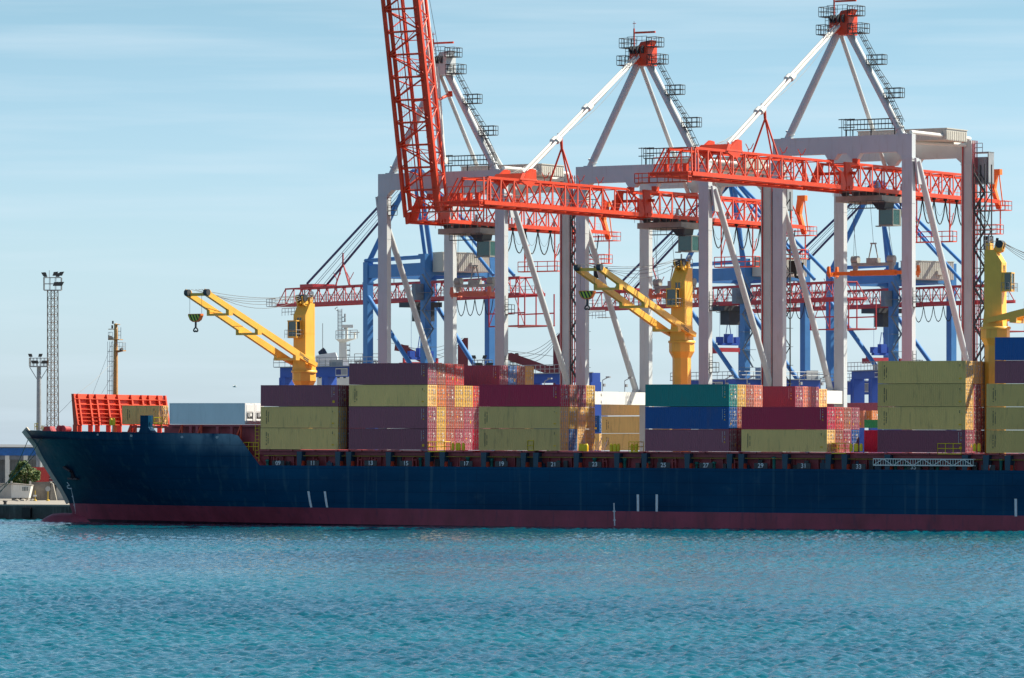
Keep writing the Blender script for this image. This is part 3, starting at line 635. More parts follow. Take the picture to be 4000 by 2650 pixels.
for tier, cols in enumerate([('plum', 'maroon', 'maroon', 'plum'), ('navy', 'brown', 'red', 'maroon'), ('teal', 'yellow', 'brown', 'salmon')]):
    for r, c in enumerate(cols): stow(E_, tier, r, c, bE)
for r, c in zip(range(8, 12), ('maroon', 'salmon', 'plum', 'olive')):
    for tier in range(3):
        stow(E_, tier, r, c if tier == 2 else ('plum', 'brown', 'maroon', 'brown')[(r + tier) % 4], bE, H=2.591 if (r == 11 and tier == 2) else 2.866)
for tier, cols in enumerate([('olive', 'brown', 'maroon', 'navy'), ('crimson', 'red', 'brown', 'maroon')]):
    for r, c in enumerate(cols): stow(F_, tier, r, c, bF, cname='yellow' if (tier, r) == (0, 0) else None)
stow(SHIP.s(3361, T0 + 3.6 * ROWP), 0, 4, 'crimson', 'short box between two stacks', Lc=6.06)
for tier, cols in enumerate([('maroon', 'plum', 'maroon', 'plum'), ('khaki', 'maroon', 'plum', 'yellow'), ('khaki', 'maroon', 'khaki', 'brown'), ('khaki', 'khaki', 'khaki', 'salmon')]):
    for r, c in enumerate(cols): stow(G_, tier, r, c, bG, cname='olive' if c == 'khaki' else None)
for tier, c in enumerate(('khaki', 'khaki', 'khaki')): stow(H_, tier, 0, c, bH, Lc=13.4, cname='olive')
H2 = SHIP.s(3883, T0)
stow(H2, 3, 0, 'plum', bH); stow(H2, 4, 0, 'navy', bH)
for tier, cols in enumerate([('plum', 'maroon'), ('brown', 'yellow'), ('maroon', 'olive')]):
    for r, c in enumerate(cols): stow(H_ + 3.5, tier, r + 2, c, bH)
# foredeck: a short olive box and two white reefers
z = ZFH + .02
mw = SHIPM @ Matrix.Translation((SHIP.s(475, 5.2), 5.2, z)); container(mw, 'olive', 'short olive container on the foredeck in front of the red breakwater', 6.06, 2.591)
def reefer_unit():
    u = MB(); u.box(0, .03, .16, CW - .16, .16, 2.77, 0); u.box(.03, .06, .35, CW - .35, 1.75, 2.7, 0)
    u.box(.031, .035, .40, CW - .4, .75, 1.62, 1); u.box(.031, .05, .3, CW - .3, .2, .6, 0)
    u.box(.04, .07, 1.25, 1.75, 1.1, 1.5, 0)
    u.tube((.04, 1.0, 1.25), (.09, 1.0, 1.25), .32, 12, None, 2)
    for y in (.34, CW - .4): u.beam((.06, y, .2), (.06, y, 1.7), .1, .06)
    return u
RU = reefer_unit().build('cooling_unit', [cmat('white'), M['dark'], M['mid']]); RUM = RU.data; bpy.data.objects.remove(RU)
BODYR = c_body(12.19, 2.896, True).build('body', cmat('white')); BRM = BODYR.data; bpy.data.objects.remove(BODYR)
for r, lb in enumerate(('white reefer container on the foredeck beside the rail', 'white reefer container inboard, only its cooling unit showing')):
    e = empty('reefer_container', (0, 0, 0)); e.matrix_world = SHIPM @ Matrix.Translation((SHIP.s(660, 1.4), 1.4 + r * 2.52, z)); tag(e, lb, 'container', 'containers stacked on the ship')
    link('body', BRM, e); link('cooling_unit', RUM, e, (12.19 - .02, 0, 0))

# ------------------------------------------------------------ the ship's own yellow cranes
def deck_crane(px, t, az, py, label, w=2.1, jib=True, mirror=False, tip=None, foot_dz=.9):
    """py: picture rows of shaft top, slewing flange, hook, jib tip"""
    s = SHIP.s(px, t); P = SHIP.w(s, t); k = F / P.y
    zz = lambda y: CAMH - (y - HZ) / k
    ztop_, zfl, zneck, zhook = [zz(y) for y in py]
    e = empty('deck_crane', (P.x, P.y, 0), (0, 0, az)); tag(e, label, 'crane', 'yellow cranes standing on the ship')
    Y = M['yellow']; h = w / 2
    m = MB(); m.lathe([(h * 1.18, 7.5), (h * 1.18, zneck - .1), (h * 1.2, zneck), (h * 1.62, zfl - 1.3), (h * 1.62, zfl - .15)], n=8, sm=False); m.build('pedestal', Y, e)
    m = MB(); m.lathe([(h * 1.72, zfl - .15), (h * 1.72, zfl + .12), (h * 1.5, zfl + .2), (.1, zfl + .21)], n=20); m.build('slew_ring', Y, e)
    m = MB(); m.hexa([(-h * 1.15, -h * 1.1, zfl + .2), (h * 1.15, -h * 1.1, zfl + .2), (h * 1.15, h * 1.1, zfl + .2), (-h * 1.15, h * 1.1, zfl + .2), (-h, -h, zfl + 2.2), (h, -h, zfl + 2.2), (h, h, zfl + 2.2), (-h, h, zfl + 2.2)])
    m.box(-h, h, -h, h, zfl + 2.2, ztop_ - 1.6); m.hexa([(-h, -h, ztop_ - 1.6), (h, -h, ztop_ - 1.6), (h, h, ztop_ - 1.6), (-h, h, ztop_ - 1.6), (-h, -h, ztop_), (h - 1.0, -h, ztop_), (h - 1.0, h, ztop_), (-h, h, ztop_)])
    m.box(-h * .2, h + .003, -h * .45, h * .45, ztop_ - 5.3 + 5.3, ztop_ + .05)
    for z in (zfl + 5.2, ztop_ - 4.2): m.box(-h - .01, h + .01, -h - .01, h + .01, z, z + .05)
    sh = m.build('tower', Y, e)
    m = MB()
    for y in (-.5, .5): m.prism([(h - 1.3, ztop_ - .6), (h - .2, ztop_ - .2), (h + .1, ztop_ + .9), (h - .4, ztop_ + 1.2), (h - 1.2, ztop_ + .2)], lambda a, b, d, y=y: (a, y - .12 + d * .24, b), 0, 1)
    m.box(-h + .1, -h + .7, -.8, .8, ztop_, ztop_ + .9); m.build('sheave_bracket', Y, sh)
    m = MB(); m.tube((h - .45, -.75, ztop_ + .75), (h - .45, .75, ztop_ + .75), .5, 14); m.build('sheave', M['dark'], sh)
    m = MB(); m.rail([(-h, -h, ztop_), (-h, h, ztop_), (0, h, ztop_)], 1.2, .7, .035); m.rail([(0, -h, ztop_), (-h, -h, ztop_)], 1.2, .7, .035); m.tube((-h + .4, -.4, ztop_ + .9), (-h + .4, -.4, ztop_ + 1.9), .12, 6); m.tube((-h + .1, .6, ztop_ + 1.2), (-h + .5, .9, ztop_ + 1.5), .3, 8); m.build('top_rail', M['mid'], sh)
    m = MB(); m.box(h + .003, h + .02, -.38, .38, ztop_ - 2.75, ztop_ - 1.95, 1); m.box(h + .02, h + .06, -.46, -.38, ztop_ - 2.8, ztop_ - 1.9, 0).box(h + .02, h + .06, .38, .46, ztop_ - 2.8, ztop_ - 1.9, 0).box(h + .02, h + .05, -.04, .04, ztop_ - 2.75, ztop_ - 1.95, 0)
    m.build('tower_window', [Y, M['glass']], sh)
    # cab on the front face
    cz = zfl + 4.6; cy = -h * .32
    m = MB(); m.box(h, h + 1.25, cy - .75, cy + .75, cz, cz + .25); m.box(h, h + 1.3, cy - .8, cy + .8, cz + 2.3, cz + 2.45)
    for yy in (cy - .75, cy + .65):
        for xx in (h + .05, h + 1.15): m.box(xx, xx + .1, yy, yy + .1, cz + .25, cz + 2.3)
    m.box(h + .02, h + .35, cy - .7, cy + .7, cz + .25, cz + 2.3)
    for z in (cz + .9,): m.box(h + 1.2, h + 1.24, cy - .7, cy + .7, z, z + .08)
    cab = m.build('cab', Y, e)
    m = MB(); m.box(h + .36, h + 1.18, cy - .69, cy + .69, cz + .26, cz + 2.29); m.build('cab_glass', M['glass'], cab)
    m = MB(); m.rail([(h, cy - 1.0, cz), (h + 1.6, cy - 1.0, cz), (h + 1.6, cy + 1.0, cz), (h, cy + 1.0, cz)], 1.1, .6, .03); m.build('cab_rail', M['mid'], cab)
    # twin jib: foot pins on the tower sides, tip found from the picture position
    zf = zfl + foot_dz; arm = h + .62
    ux = (tip[0] - 2000) / F; ax, ay = cos(az), sin(az); Lx = (ux * P.y - P.x) / (ax - ux * ay); tz = CAMH - (tip[1] - HZ) * (P.y + ay * Lx) / F
    el = math.atan2(tz - zf, Lx); 
    m = MB()
    for sg in (-1, 1):
        y = sg * arm; dz = .95
        p0, p1, p2 = V(-.55, y, zf), V(Lx * .16, y, zf + (tz - zf) * .16), V(Lx, y, tz)
        def arms(a, b, h0, h1, w_):
            d = (b - a).normalized(); u = V(-d.z, 0, d.x)
            m.hexa([a - u * h0 / 2 + V(0, -w_ / 2, 0), b - u * h1 / 2 + V(0, -w_ / 2, 0), b - u * h1 / 2 + V(0, w_ / 2, 0), a - u * h0 / 2 + V(0, w_ / 2, 0), a + u * h0 / 2 + V(0, -w_ / 2, 0), b + u * h1 / 2 + V(0, -w_ / 2, 0), b + u * h1 / 2 + V(0, w_ / 2, 0), a + u * h0 / 2 + V(0, w_ / 2, 0)])
        arms(p0, p1, .55, .92, .5); arms(p1, p2, .92, .72, .5)
    jo = m.build('jib', Y, e)
    for kf in (.17, .53, .80):
        m = MB(); c = V(Lx * kf, 0, zf + (tz - zf) * kf); m.box(c.x - .5, c.x + .35, -arm - .26, arm + .26, c.z - 1.0, c.z - .7)
        for sg in (-1, 1): m.box(c.x - .5, c.x + .35, sg * arm - .262, sg * arm + .262, c.z - .76, c.z + .1)
        m.build('jib_crossbeam', Y, jo)
    m = MB(); m.box(Lx - .4, Lx, -arm - .24, arm + .24, tz - .3, tz + .1); m.build('jib_crossbeam', Y, jo)
    m = MB()
    for sg in (-1, 1): m.box(-.1 - .3, .5, sg * (h + .06) - .06, sg * (h + .06) + .06, zf - .9, zf + .5)
    m.build('foot_bracket', Y, jo)
    d = V(Lx, 0, tz - zf).normalized()
    if jib:
        text('jib_text', 'SWL 45T', .62, M['dark'], jo, V(Lx * .13, arm + .262, zf + (tz - zf) * .13), (R(90), el, R(180)), .005) if False else None
        o = text('jib_text', 'SWL', .6, M['dark'], jo, (Lx * .125, arm + .262, zf + (tz - zf) * .125 + .1), (0, 0, 0), .004)
        X = -d; Z = V(-d.z, 0, d.x); Yv = V(0, -1, 0)
        o.matrix_local = Matrix((( X.x, Z.x, 0, Lx * .125), (0, 0, 1, arm + .262), (X.z, Z.z, 0, zf + (tz - zf) * .125 + .1), (0, 0, 0, 1)))
        m = MB(); c = V(Lx * .085, arm + .252, zf + (tz - zf) * .085)
        for q in (-.22, .02): a = c + Z * q; m.hexa([a + X * -.6 + Z * 0, a + X * .6, a + X * .6 + V(0, .012, 0), a + X * -.6 + V(0, .012, 0), a + X * -.6 + Z * .14, a + X * .6 + Z * .14, a + X * .6 + Z * .14 + V(0, .012, 0), a + X * -.6 + Z * .14 + V(0, .012, 0)])
        m.build('jib_text_line', M['dark'], jo)
    m = MB()
    for sg in (-1, 1):
        m.tube((Lx + .1, sg * arm - .3, tz + .15), (Lx + .1, sg * arm + .3, tz + .15), .45, 14)
    m.build('tip_sheave', M['dark'], jo)
    m = MB()
    for sg in (-1, 1): m.prism([(Lx - 1.4, tz - .1), (Lx - .3, tz - .4), (Lx + .35, tz + .1), (Lx + .1, tz + .65), (Lx - 1.0, tz + .5)], lambda a, b, dd, sg=sg: (a, sg * arm - .38 + dd * .1, b), 0, 1)
    m.build('tip_cheek', Y, jo)
    m = MB(); top = V(h - .45, 0, ztop_ + 1.2)
    for i, (y, sag) in enumerate(((-.9, .9), (-.4, 1.2), (.0, .6), (.4, 1.5), (.9, 2.0))): m.rope(top + V(0, y * .5, -.1 * i), (Lx - .2, y * 1.4, tz + .6), sag, .03, 10)
    m.build('luffing_ropes', M['rope'], e)
    if zhook:
        hb = zhook; m = MB()
        for sg in (-1, 1): m.tube((Lx + .4, sg * arm * .62, tz), (Lx + .4, sg * arm * .62, hb + .4), .03, 4)
        m.build('hoist_ropes', M['rope'], e)
        m = MB(); wv = arm * .66
        poly = [(-wv, hb + .5), (wv, hb + .5), (wv * 1.0, hb + .25), (wv * .7, hb - .35), (wv * .28, hb - .6), (-wv * .28, hb - .6), (-wv * .7, hb - .35), (-wv * 1.0, hb + .25)]
        m.prism(poly, lambda a, b, dd: (Lx + .4 - .3 + dd * .6, a, b), 0, 1, 0)
        hk = m.build('hook_block', mat('hook_orange', (.78, .17, .03), .5, .1, 1), e)
        sb = bpy.data.materials.get('hazard_stripes') or hazard()
        m = MB(); q = [(a * .86, hb + .1 + (b - hb - .1) * .82) for a, b in poly]
        m.prism(q, lambda a, b, dd: (Lx + .4 + .3 + dd * .02, a, b), 0, 1).prism(q, lambda a, b, dd: (Lx + .4 - .3 - dd * .02, a, b), 0, 1); m.build('hazard_panel', sb, hk)
        m = MB(); m.tube((Lx + .4, 0, hb - .6), (Lx + .4, 0, hb - 1.3), .14, 8)
        for sg in (-1, 1): m.path([(Lx + .4, 0, hb - 1.3), (Lx + .4, sg * .3, hb - 1.55), (Lx + .4, sg * .38, hb - 1.8), (Lx + .4, sg * .15, hb - 1.92), (Lx + .4, 0, hb - 1.75)], .1, 6)
        m.build('hook', M['dark'], hk)
    return e
def hazard():
    m = bpy.data.materials.new('hazard_stripes'); m.use_nodes = True; t = m.node_tree; b = t.nodes['Principled BSDF']
    tc = t.nodes.new('ShaderNodeTexCoord'); sp = t.nodes.new('ShaderNodeSeparateXYZ'); t.links.new(tc.outputs['Object'], sp.inputs[0])
    a = t.nodes.new('ShaderNodeMath'); a.operation = 'MULTIPLY_ADD'; a.inputs[1].default_value = .5; t.links.new(sp.outputs['Z'], a.inputs[0]); t.links.new(sp.outputs['Y'], a.inputs[2])
    c = t.nodes.new('ShaderNodeMath'); c.operation = 'PINGPONG'; c.inputs[1].default_value = .25; t.links.new(a.outputs[0], c.inputs[0])
    g = t.nodes.new('ShaderNodeMath'); g.operation = 'GREATER_THAN'; g.inputs[1].default_value = .125; t.links.new(c.outputs[0], g.inputs[0])
    mi = t.nodes.new('ShaderNodeMix'); mi.data_type = 'RGBA'; mi.inputs[6].default_value = (.02, .02, .02, 1); mi.inputs[7].default_value = (.50, .55, .04, 1)
    t.links.new(g.outputs[0], mi.inputs[0]); t.links.new(mi.outputs[2], b.inputs['Base Color']); b.inputs['Roughness'].default_value = .6
    return m
P1 = SHIP.w(SHIP.s(1188, 13.4), 13.4); P2 = SHIP.w(SHIP.s(2663, 12.6), 12.6); P3 = SHIP.w(SHIP.s(3888, 6.4), 6.4)
deck_crane(1188, 13.4, math.atan2(-.81, -.586), (1187, 1452, 1510, 1256), 'yellow deck crane by the bow, its jib reaching left with a green striped hook block', tip=(772, 1148))
deck_crane(2663, 12.6, math.atan2(-.86, -.51), (1048, 1336, 1398, 1172), 'yellow deck crane amidships, dappled with shadow, an orange edged hook block hanging', tip=(2300, 1050))
deck_crane(3888, 6.4, math.atan2(-.354, .935), (978, 1282, 1350, 0), 'yellow deck crane at the stern end, its jib cut off by the frame edge', w=2.3, tip=(4400, 1120))
# ------------------------------------------------------------ the grey ship-to-shore gantry cranes
def truss(m, y0, y1, cx, wb, wt, zb, zt, pitch, rb=.21, rt=.16, rd=.105, tip0=0, tip1=0, phase=0, floor=True):
    """a boom along y: two bottom box chords, two top chords, zig-zag web, cross bracing"""
    n = max(2, round((y1 - y0) / pitch)); p = (y1 - y0) / n
    B = lambda i, s: V(cx + s * wb / 2, y0 + i * p, zb); T = lambda i, s: V(cx + s * wt / 2, y0 + (i + .5) * p, zt)
    for s in (-1, 1):
        m.beam((cx + s * wb / 2, y0 - tip0, zb - .05), (cx + s * wb / 2, y1 + tip1, zb - .05), .42, .52, 0)
        m.beam(T(0, s), T(n - 1, s), rt * 2, rt * 2, 0)
        for i in range(n): m.tube(B(i, s), T(i, s), rd, 6); m.tube(T(i, s), B(i + 1, s), rd, 6)
    for i in range(n + 1): m.beam(B(i, -1), B(i, 1), .12, .16)
    for i in range(n):
        m.tube(T(i, -1), T(i, 1), rd * .7, 5)
        if i < n - 1 and i % 2: m.tube(T(i, -1 if i % 4 == 1 else 1), T(i + 1, 1 if i % 4 == 1 else -1), rd * .55, 5)
        if i % 4 == 1: m.tube(B(i, -1), T(i, 1), rd * .55, 5)
    return n, p
def boom_parts(name, parent, y0, y1, cx, zb, front):
    zt = zb + 3.35; m = MB(); truss(m, y0, y1, cx, 5.9, 4.0, zb, zt, 3.35, tip0=.3 if front else 0)
    o = m.build(name, M['red'], parent)
    m = MB()
    for s in (-1, 1):
        x = cx + s * 2.2; m.box(x - .35, x + .35, y0, y1, zb + .22, zb + .27); m.rail([(x - s * .35, y0, zb + .27), (x - s * .35, y1, zb + .27)], 1.0, 3.35, .018)
    m.build('walkway', M['red'], o)
    k = int((y1 - y0) / 7)
    for i in range(k): m = MB(); y = y0 + 2 + i * 7; m.box(cx + 2.3, cx + 2.6, y, y + .25, zb + .3, zb + 1.2); m.build('walkway_lamp', M['mid'], o)
    return o
def side_platform(m, x0, x1, y0, y1, z, step=1.0):
    m.box(x0, x1, y0, y1, z - .1, z); m.rail([(x0, y0, z), (x1, y0, z), (x1, y1, z), (x0, y1, z), (x0, y0, z)], 1.25, step, .045)
def gantry(px, dz, label, raised, ztrolley, zspread, spread_l, spread_col='orange', py=None):
    s = RAIL.s(px, 0); P = RAIL.w(s, 0); e = empty('gantry_crane', (P.x, P.y, 0), (0, 0, RAIL.rot)); tag(e, label, 'crane', 'grey ship-to-shore gantry cranes')
    G, lw, lt, WX = 17.3, 1.55, 1.05, 21.5; Z0 = 2.0; ZT = 49.9 + dz; ZB = ZT - 2.35; cx = WX / 2; zb = 42.75 + dz; GR = M['grey']
    for y, yl in ((0, lt), (G, 1.0)):
        for x in (0, WX - lw):
            m = MB(); m.box(x, x + lw, y, y + yl, Z0 + 1.6, ZB - .8)
            m.box(x - .07, x + lw + .07, y - .07, y + yl + .07, ZB - 1.02, ZB - .8)
            for z in (18.9, 30.5, ZB - 7): m.box(x - .03, x + lw + .03, y - .03, y + yl + .03, z, z + .06)
            leg = m.build('leg', GR, e)
            m = MB(); m.box(x - 1.2, x + lw + 1.2, y - .1, y + yl + .1, Z0 + .75, Z0 + 1.6); 
            for i in (-.8, .3, 1.2, 2.2): m.tube((x + i, y + .1, Z0 + .4), (x + i, y + yl - .1, Z0 + .4), .4, 10)
            m.build('bogie', M['dark'], leg)
        m = MB()
        hz = 1.25                                # haunched portal beam with two hanger brackets for the boom
        prof = [(0, ZB - .8), (lw, ZB - .8), (lw, ZB - .75), (lw + .85, ZB), (8.1, ZB), (8.6, ZB - .75), (9.6, ZB - .75), (10.2, ZB), (11.5, ZB), (12.1, ZB - .75), (13.1, ZB - .75), (13.6, ZB), (WX - lw - .85, ZB), (WX - lw, ZB - .75), (WX - lw, ZB - .8), (WX, ZB - .8), (WX, ZT), (0, ZT)]
        m.prism(prof, lambda a, b, d: (a, b_of(d, y, yl), b), 0, 1)
        for x in (4.4, 8.2, 12.0, 16.3):
            for z in (ZB + .5, ZT - .45): m.box(x - .12, x + .12, y - .03, y, z - .12, z + .12)
        m.build('portal_beam', GR, e)
    for x in (0, WX - lw):
        m = MB(); m.prism([(lt - .03, 16.7), (G + .02, 16.7), (G + .02, 18.5), (lt - .03, 18.5)], lambda a, b, d, x=x: (x + .14 + d * (lw - .28), a, b), 0, 1)
        for y in (4.5, 12.5):
            for z in (17.1, 18.1): m.box(x + lw - .14, x + lw - .06, y, y + .3, z - .16, z + .16)
        tb = m.build('tie_beam', M['white'], e)
        m = MB()
        for y in (5, 11): m.path([(x + lw - .2, y, 18.5), (x + lw - .2, y, 20.1), (x + lw + .8, y - .1, 20.5)], .06, 5); m.box(x + lw + .5, x + lw + 1.1, y - .3, y + .1, 20.42, 20.62); m.box(x + lw - .1, x + lw + .2, y - .2, y + .2, 19.2, 19.6)
        m.build('beam_lamp', M['mid'], tb)
    for x in (-.42, WX + .42):
        m = MB(); m.tube((x, .8, ZB - 1.2), (x, G - .2, 18.6), .43, 12); m.hexa([(x - .15, .9, ZB - 4.4), (x + .15, .9, ZB - 4.4), (x + .15, 2.0, ZB - 4.4), (x - .15, 2.0, ZB - 4.4), (x - .15, .15, ZB - .9), (x + .15, .15, ZB - .9), (x + .15, .9, ZB - .9), (x - .15, .9, ZB - .9)]); m.box(x - .3, x + .3, G - .9, G + .9, 17.6, 18.9)
        m.build('brace_pipe', GR, e)
    m = MB(); m.tube((WX - .5, .6, ZT + .28), (WX - .5, G + .5, ZT + .28), .27, 10); m.tube((cx, .6, ZT - .3), (WX - .9, G, ZT - .6), .27, 10); m.build('top_strut', M['white'], e)
    # A-frame
    AZ = ZT + 14.3
    for x, xt in ((2.0, 9.95), (WX - 1.7, 11.5)):
        m = MB(); m.tube((x, .55, ZT - .2), (xt, .5, AZ), .52, 14)
        for k in (.055,): c = V(x, .55, ZT).lerp((xt, .5, AZ), k); d = (V(xt, .5, AZ) - V(x, .55, ZT)).normalized(); m.tube(c - d * .08, c + d * .08, .68, 14)
        m.box(x - .8, x + .8, .1, 1.0, ZT, ZT + .12); m.build('aframe_strut', GR, e)
    for sx in (-2.6, 2.6): m = MB(); m.tube((cx + sx * .25, .9, AZ - .3), (cx + sx, G + .2, zb + 3.6), .3, 10); m.build('backstay', GR, e)
    m = MB()
    HM = M['red'] if not raised else GR
    m.box(9.3, 10.7, -.9, 1.6, AZ - .3, AZ + 1.7); m.box(10.7, 12.3, -.9, 1.6, AZ - .6, AZ + 2.2); m.hexa([(10.3, -.6, AZ + 1.7), (12.2, -.6, AZ + 2.2), (12.2, 1.2, AZ + 2.2), (10.3, 1.2, AZ + 1.7), (10.9, -.5, AZ + 2.7), (12.6, -.5, AZ + 2.9), (12.6, 1.1, AZ + 2.9), (10.9, 1.1, AZ + 2.7)])
    hd = m.build('apex_head', HM, e)
    m = MB()
    for x, y in ((9.7, -1.0), (10.2, -1.05), (10.9, -1.1), (11.6, -1.0)): m.tube((x - .1, y, AZ + 1.6), (x + .1, y, AZ + 1.6), .55, 14)
    m.build('apex_sheave', M['dark'], hd)
    m = MB()
    for x0, x1, z in ((7.5, 8.9, AZ - .4), (12.4, 14.6, AZ - .4), (7.9, 9.4, AZ + 2.0), (12.3, 13.9, AZ + 2.0)): side_platform(m, x0, x1, -1.3, .8, z, .8)
    m.rail([(9.2, -1.3, AZ + 2.3), (12.4, -1.3, AZ + 2.3)], 1.1, .8, .035); m.ladder((9.0, -1, AZ - .4), (9.0, -1, AZ + 2.0), (1, 0, 0), .5, .04, .5)
    m.build('apex_platform', M['dark'], e)
    m = MB(); m.tube((9.9, -.6, AZ + 1.5), (9.9, -.6, AZ + 4.6), .13, 6); m.beam((10.1, -.6, AZ + 4.0), (13.2, -.4, AZ + 4.0), .22, .26); m.tube((9.9, -.6, AZ + 4.6), (9.9, -.6, AZ + 5.6), .04, 4); m.beam((9.7, -.6, AZ + 5.3), (10.2, -.6, AZ + 5.3), .08, .08); m.build('wind_mast', M['red'], e)
    # ladders and landings beside the right-hand strut
    m = MB(); q = lambda z: 11.5 + (WX - 1.7 - 11.5) * (AZ - z) / 14.3
    lz = [ZT + .3, ZT + 5.0, ZT + 9.6, AZ - .4]
    for i, z in enumerate(lz[1:3]):
        x = q(z) + .5; side_platform(m, x, x + 2.5, -.3, .9, z, .8)
    for i in range(3):
        a, b = lz[i], lz[i + 1]; xa, xb = q(a) + (1.9 if i else .9), q(b) + (.9 if i < 2 else 1.5)
        m.ladder((xa, -.25, a), (xb if i < 2 else 13.3, -.25, b + .4), (0, 1, 0), .55, .05, .55, (.5, 0, .1))
    m.build('aframe_ladder', M['dark'], e)
    m = MB(); m.box(11, WX - 2.2, .1, 1.0, ZT + .8, ZT + .9); m.rail([(11, .1, ZT + .9), (WX - 2, .1, ZT + .9)], 1.3, 1.1, .045); m.rail([(11, 1.0, ZT + .9), (WX - 2, 1.0, ZT + .9)], 1.3, 1.1, .045)
    for x in (11.2, 12.2, 15, 18.6): m.beam((x, .5, ZT - .02), (x, .5, ZT + .85), .12, .12)
    for x in (10.6, 11.2, 11.9): m.tube((x, .3, ZT), (x, .3, ZT + 2.4), .05, 4)
    for z in (1.2, 2.3): m.beam((10.1, .3, ZT + z), (12.6, .3, ZT + z), .1, .12)
    m.build('beam_walkway', M['dark'], e)
    # machinery house
    m = MB(); hx0, hx1, hy0, hy1, hz0, hz1 = 8.0, WX + .2, 9.6, 15.6, ZT - .3, ZT + 1.2
    m.box(hx0, hx1, hy0, hy1, hz0, hz1)
    for i in range(26): x = hx0 + (hx1 - hx0) * (i + .5) / 26; m.box(x - .14, x + .14, hy0 - .06, hy0, hz0 + .1, hz1 - .1)
    for i in range(11): y = hy0 + (hy1 - hy0) * (i + .5) / 11; m.box(hx1, hx1 + .06, y - .14, y + .14, hz0 + .1, hz1 - .25)
    m.box(hx0 - .1, hx1 + .12, hy0 - .12, hy1 + .1, hz1, hz1 + .12); m.build('machinery_house', M['corr'], e)
    # girder (fixed) and boom (hinged)
    yh = -4.4; gd = boom_parts('girder', e, yh + .9, 40.5, cx, zb, False)
    for x in (cx - 2.95, cx + 2.95):
        m = MB(); ins = .95 * (1 if x < cx else -1)
        m.hexa([(x - .16, yh + .3, zb - .3), (x + .16, yh + .3, zb - .3), (x + .16, yh + 2.4, zb - .3), (x - .16, yh + 2.4, zb - .3), (x + ins - .16, yh + 1.5, zb + 3.5), (x + ins + .16, yh + 1.5, zb + 3.5), (x + ins + .16, yh + 2.9, zb + 3.5), (x + ins - .16, yh + 2.9, zb + 3.5)]); m.build('hinge_plate', M['red'], gd)
        for yy in (.4, G + .5): m = MB(); m.box(x + ins - .35, x + ins + .35, yy - .45, yy + .45, zb + 3.4, ZB - .7); m.build('hanger', M['red'], gd)
    m = MB(); m.beam((cx - 3.4, yh + 2.2, zb + 2.0), (cx + 3.4, yh + 2.2, zb + 2.0), .3, .4); m.build('hinge_beam', M['red'], gd)
    bz = empty('boom', (cx, yh, zb)); bz.parent = e
    if raised: bz.rotation_euler = (R(-79.3), 0, 0)
    LB = 41.0
    m = MB(); truss(m, -LB + 1.2, -1.2, 0, 5.9, 4.0, 0, 3.35, 3.35, tip0=.9, tip1=.6)
    if raised:                                   # the underside bracing shows once the boom stands up
        n = round((LB - 2.4) / 3.35); p = (LB - 2.4) / n
        for i in range(n):
            y = -LB + 1.2 + i * p; sg = 1 if i % 2 else -1
            m.tube((-2.95 * sg, y, -.05), (2.95 * sg, y + p, -.05), .13, 6); m.tube((-2.95, y, -.05), (2.95, y, -.05), .15, 6); m.tube((0, y, 0), (2.95 * sg, y + p, 0), .08, 5)
        for x in (-.55, .45): m.tube((x, -LB + 1, .1), (x, -1.5, .1), .09, 5)
    m.beam((-2.95, -LB, 0), (2.95, -LB, 0), .4, .5)
    for s_ in (-1, 1):
        m.prism([(-1.2, -.25), (.4, -.25), (.4, .3), (-.5, 2.0), (-1.2, 2.2)], lambda a, b, d, s_=s_: (s_ * 2.8 - .14 + d * .28, a, b), 0, 1); m.tube((s_ * 2.0, -2.8, 3.35), (s_ * 2.85, -.9, 1.9), .15, 6)
        for y in (-LB + 1, -LB + 2.6): m.tube((s_ * 2.95, y - .6, .2), (s_ * 2.0, y + .8, 3.35), .11, 6)
    m.build('lattice', M['red'], bz)
    m = MB()
    for s_ in (-1, 1):
        x = s_ * 2.2; m.box(x - .35, x + .35, -LB + 1, -1.5, .22, .27); m.rail([(x - s_ * .35, -LB + 1, .27), (x - s_ * .35, -1.5, .27)], 1.0, 3.35, .018)
    m.box(-4.6, 3.3, -LB - 1.3, -LB - .3, -1.25, -1.1); m.rail([(-4.6, -LB - 1.3, -1.1), (3.3, -LB - 1.3, -1.1), (3.3, -LB - .3, -1.1)], 1.15, 1.2, .06); m.rail([(-4.6, -LB - 1.3, -1.1), (-4.6, -LB - .3, -1.1)], 1.15, 1, .06)
    for x in (-2.9, 0, 2.9): m.beam((x, -LB - .6, -1.2), (x, -LB - .6, .2), .12, .12)
    m.rail([(-2.6, -LB + .2, .3), (2.6, -LB + .2, .3)], 1.8, .9, .05)
    for x in (-1.4, .2, 1.5): m.box(x, x + .5, -LB + .6, -LB + 1.2, .3, 1.3)
    m.build('boom_platform', M['red'], bz)
    # bracket for the forestays and the rope mast
    yb, ym = (-29.5 if not raised else -37), -16.5
    m = MB(); m.hexa([(-2.3, yb - 1.2, 3.4), (2.3, yb - 1.2, 3.4), (2.3, yb + 3.2, 3.4), (-2.3, yb + 3.2, 3.4), (-2.1, yb - .3, 4.3), (2.1, yb - .3, 4.3), (2.1, yb + 2.6, 4.3), (-2.1, yb + 2.6, 4.3)])
    for s_ in (-1, 1): m.prism([(yb - .8, 3.2), (yb + 1.6, 2.4), (yb + 3.0, 3.4), (yb + 2.9, 4.9), (yb + 1.9, 5.0), (yb + .4, 4.2)], lambda a, b, d, s_=s_: (s_ * 2.05 - .2 + d * .4, a, b), 0, 1)
    m.build('stay_bracket', M['red'], bz)
    m = MB()
    for s_ in (-1, 1): m.tube((s_ * 2.0, ym - .2, 3.4), (s_ * .12, ym, 8.2), .13, 6); 
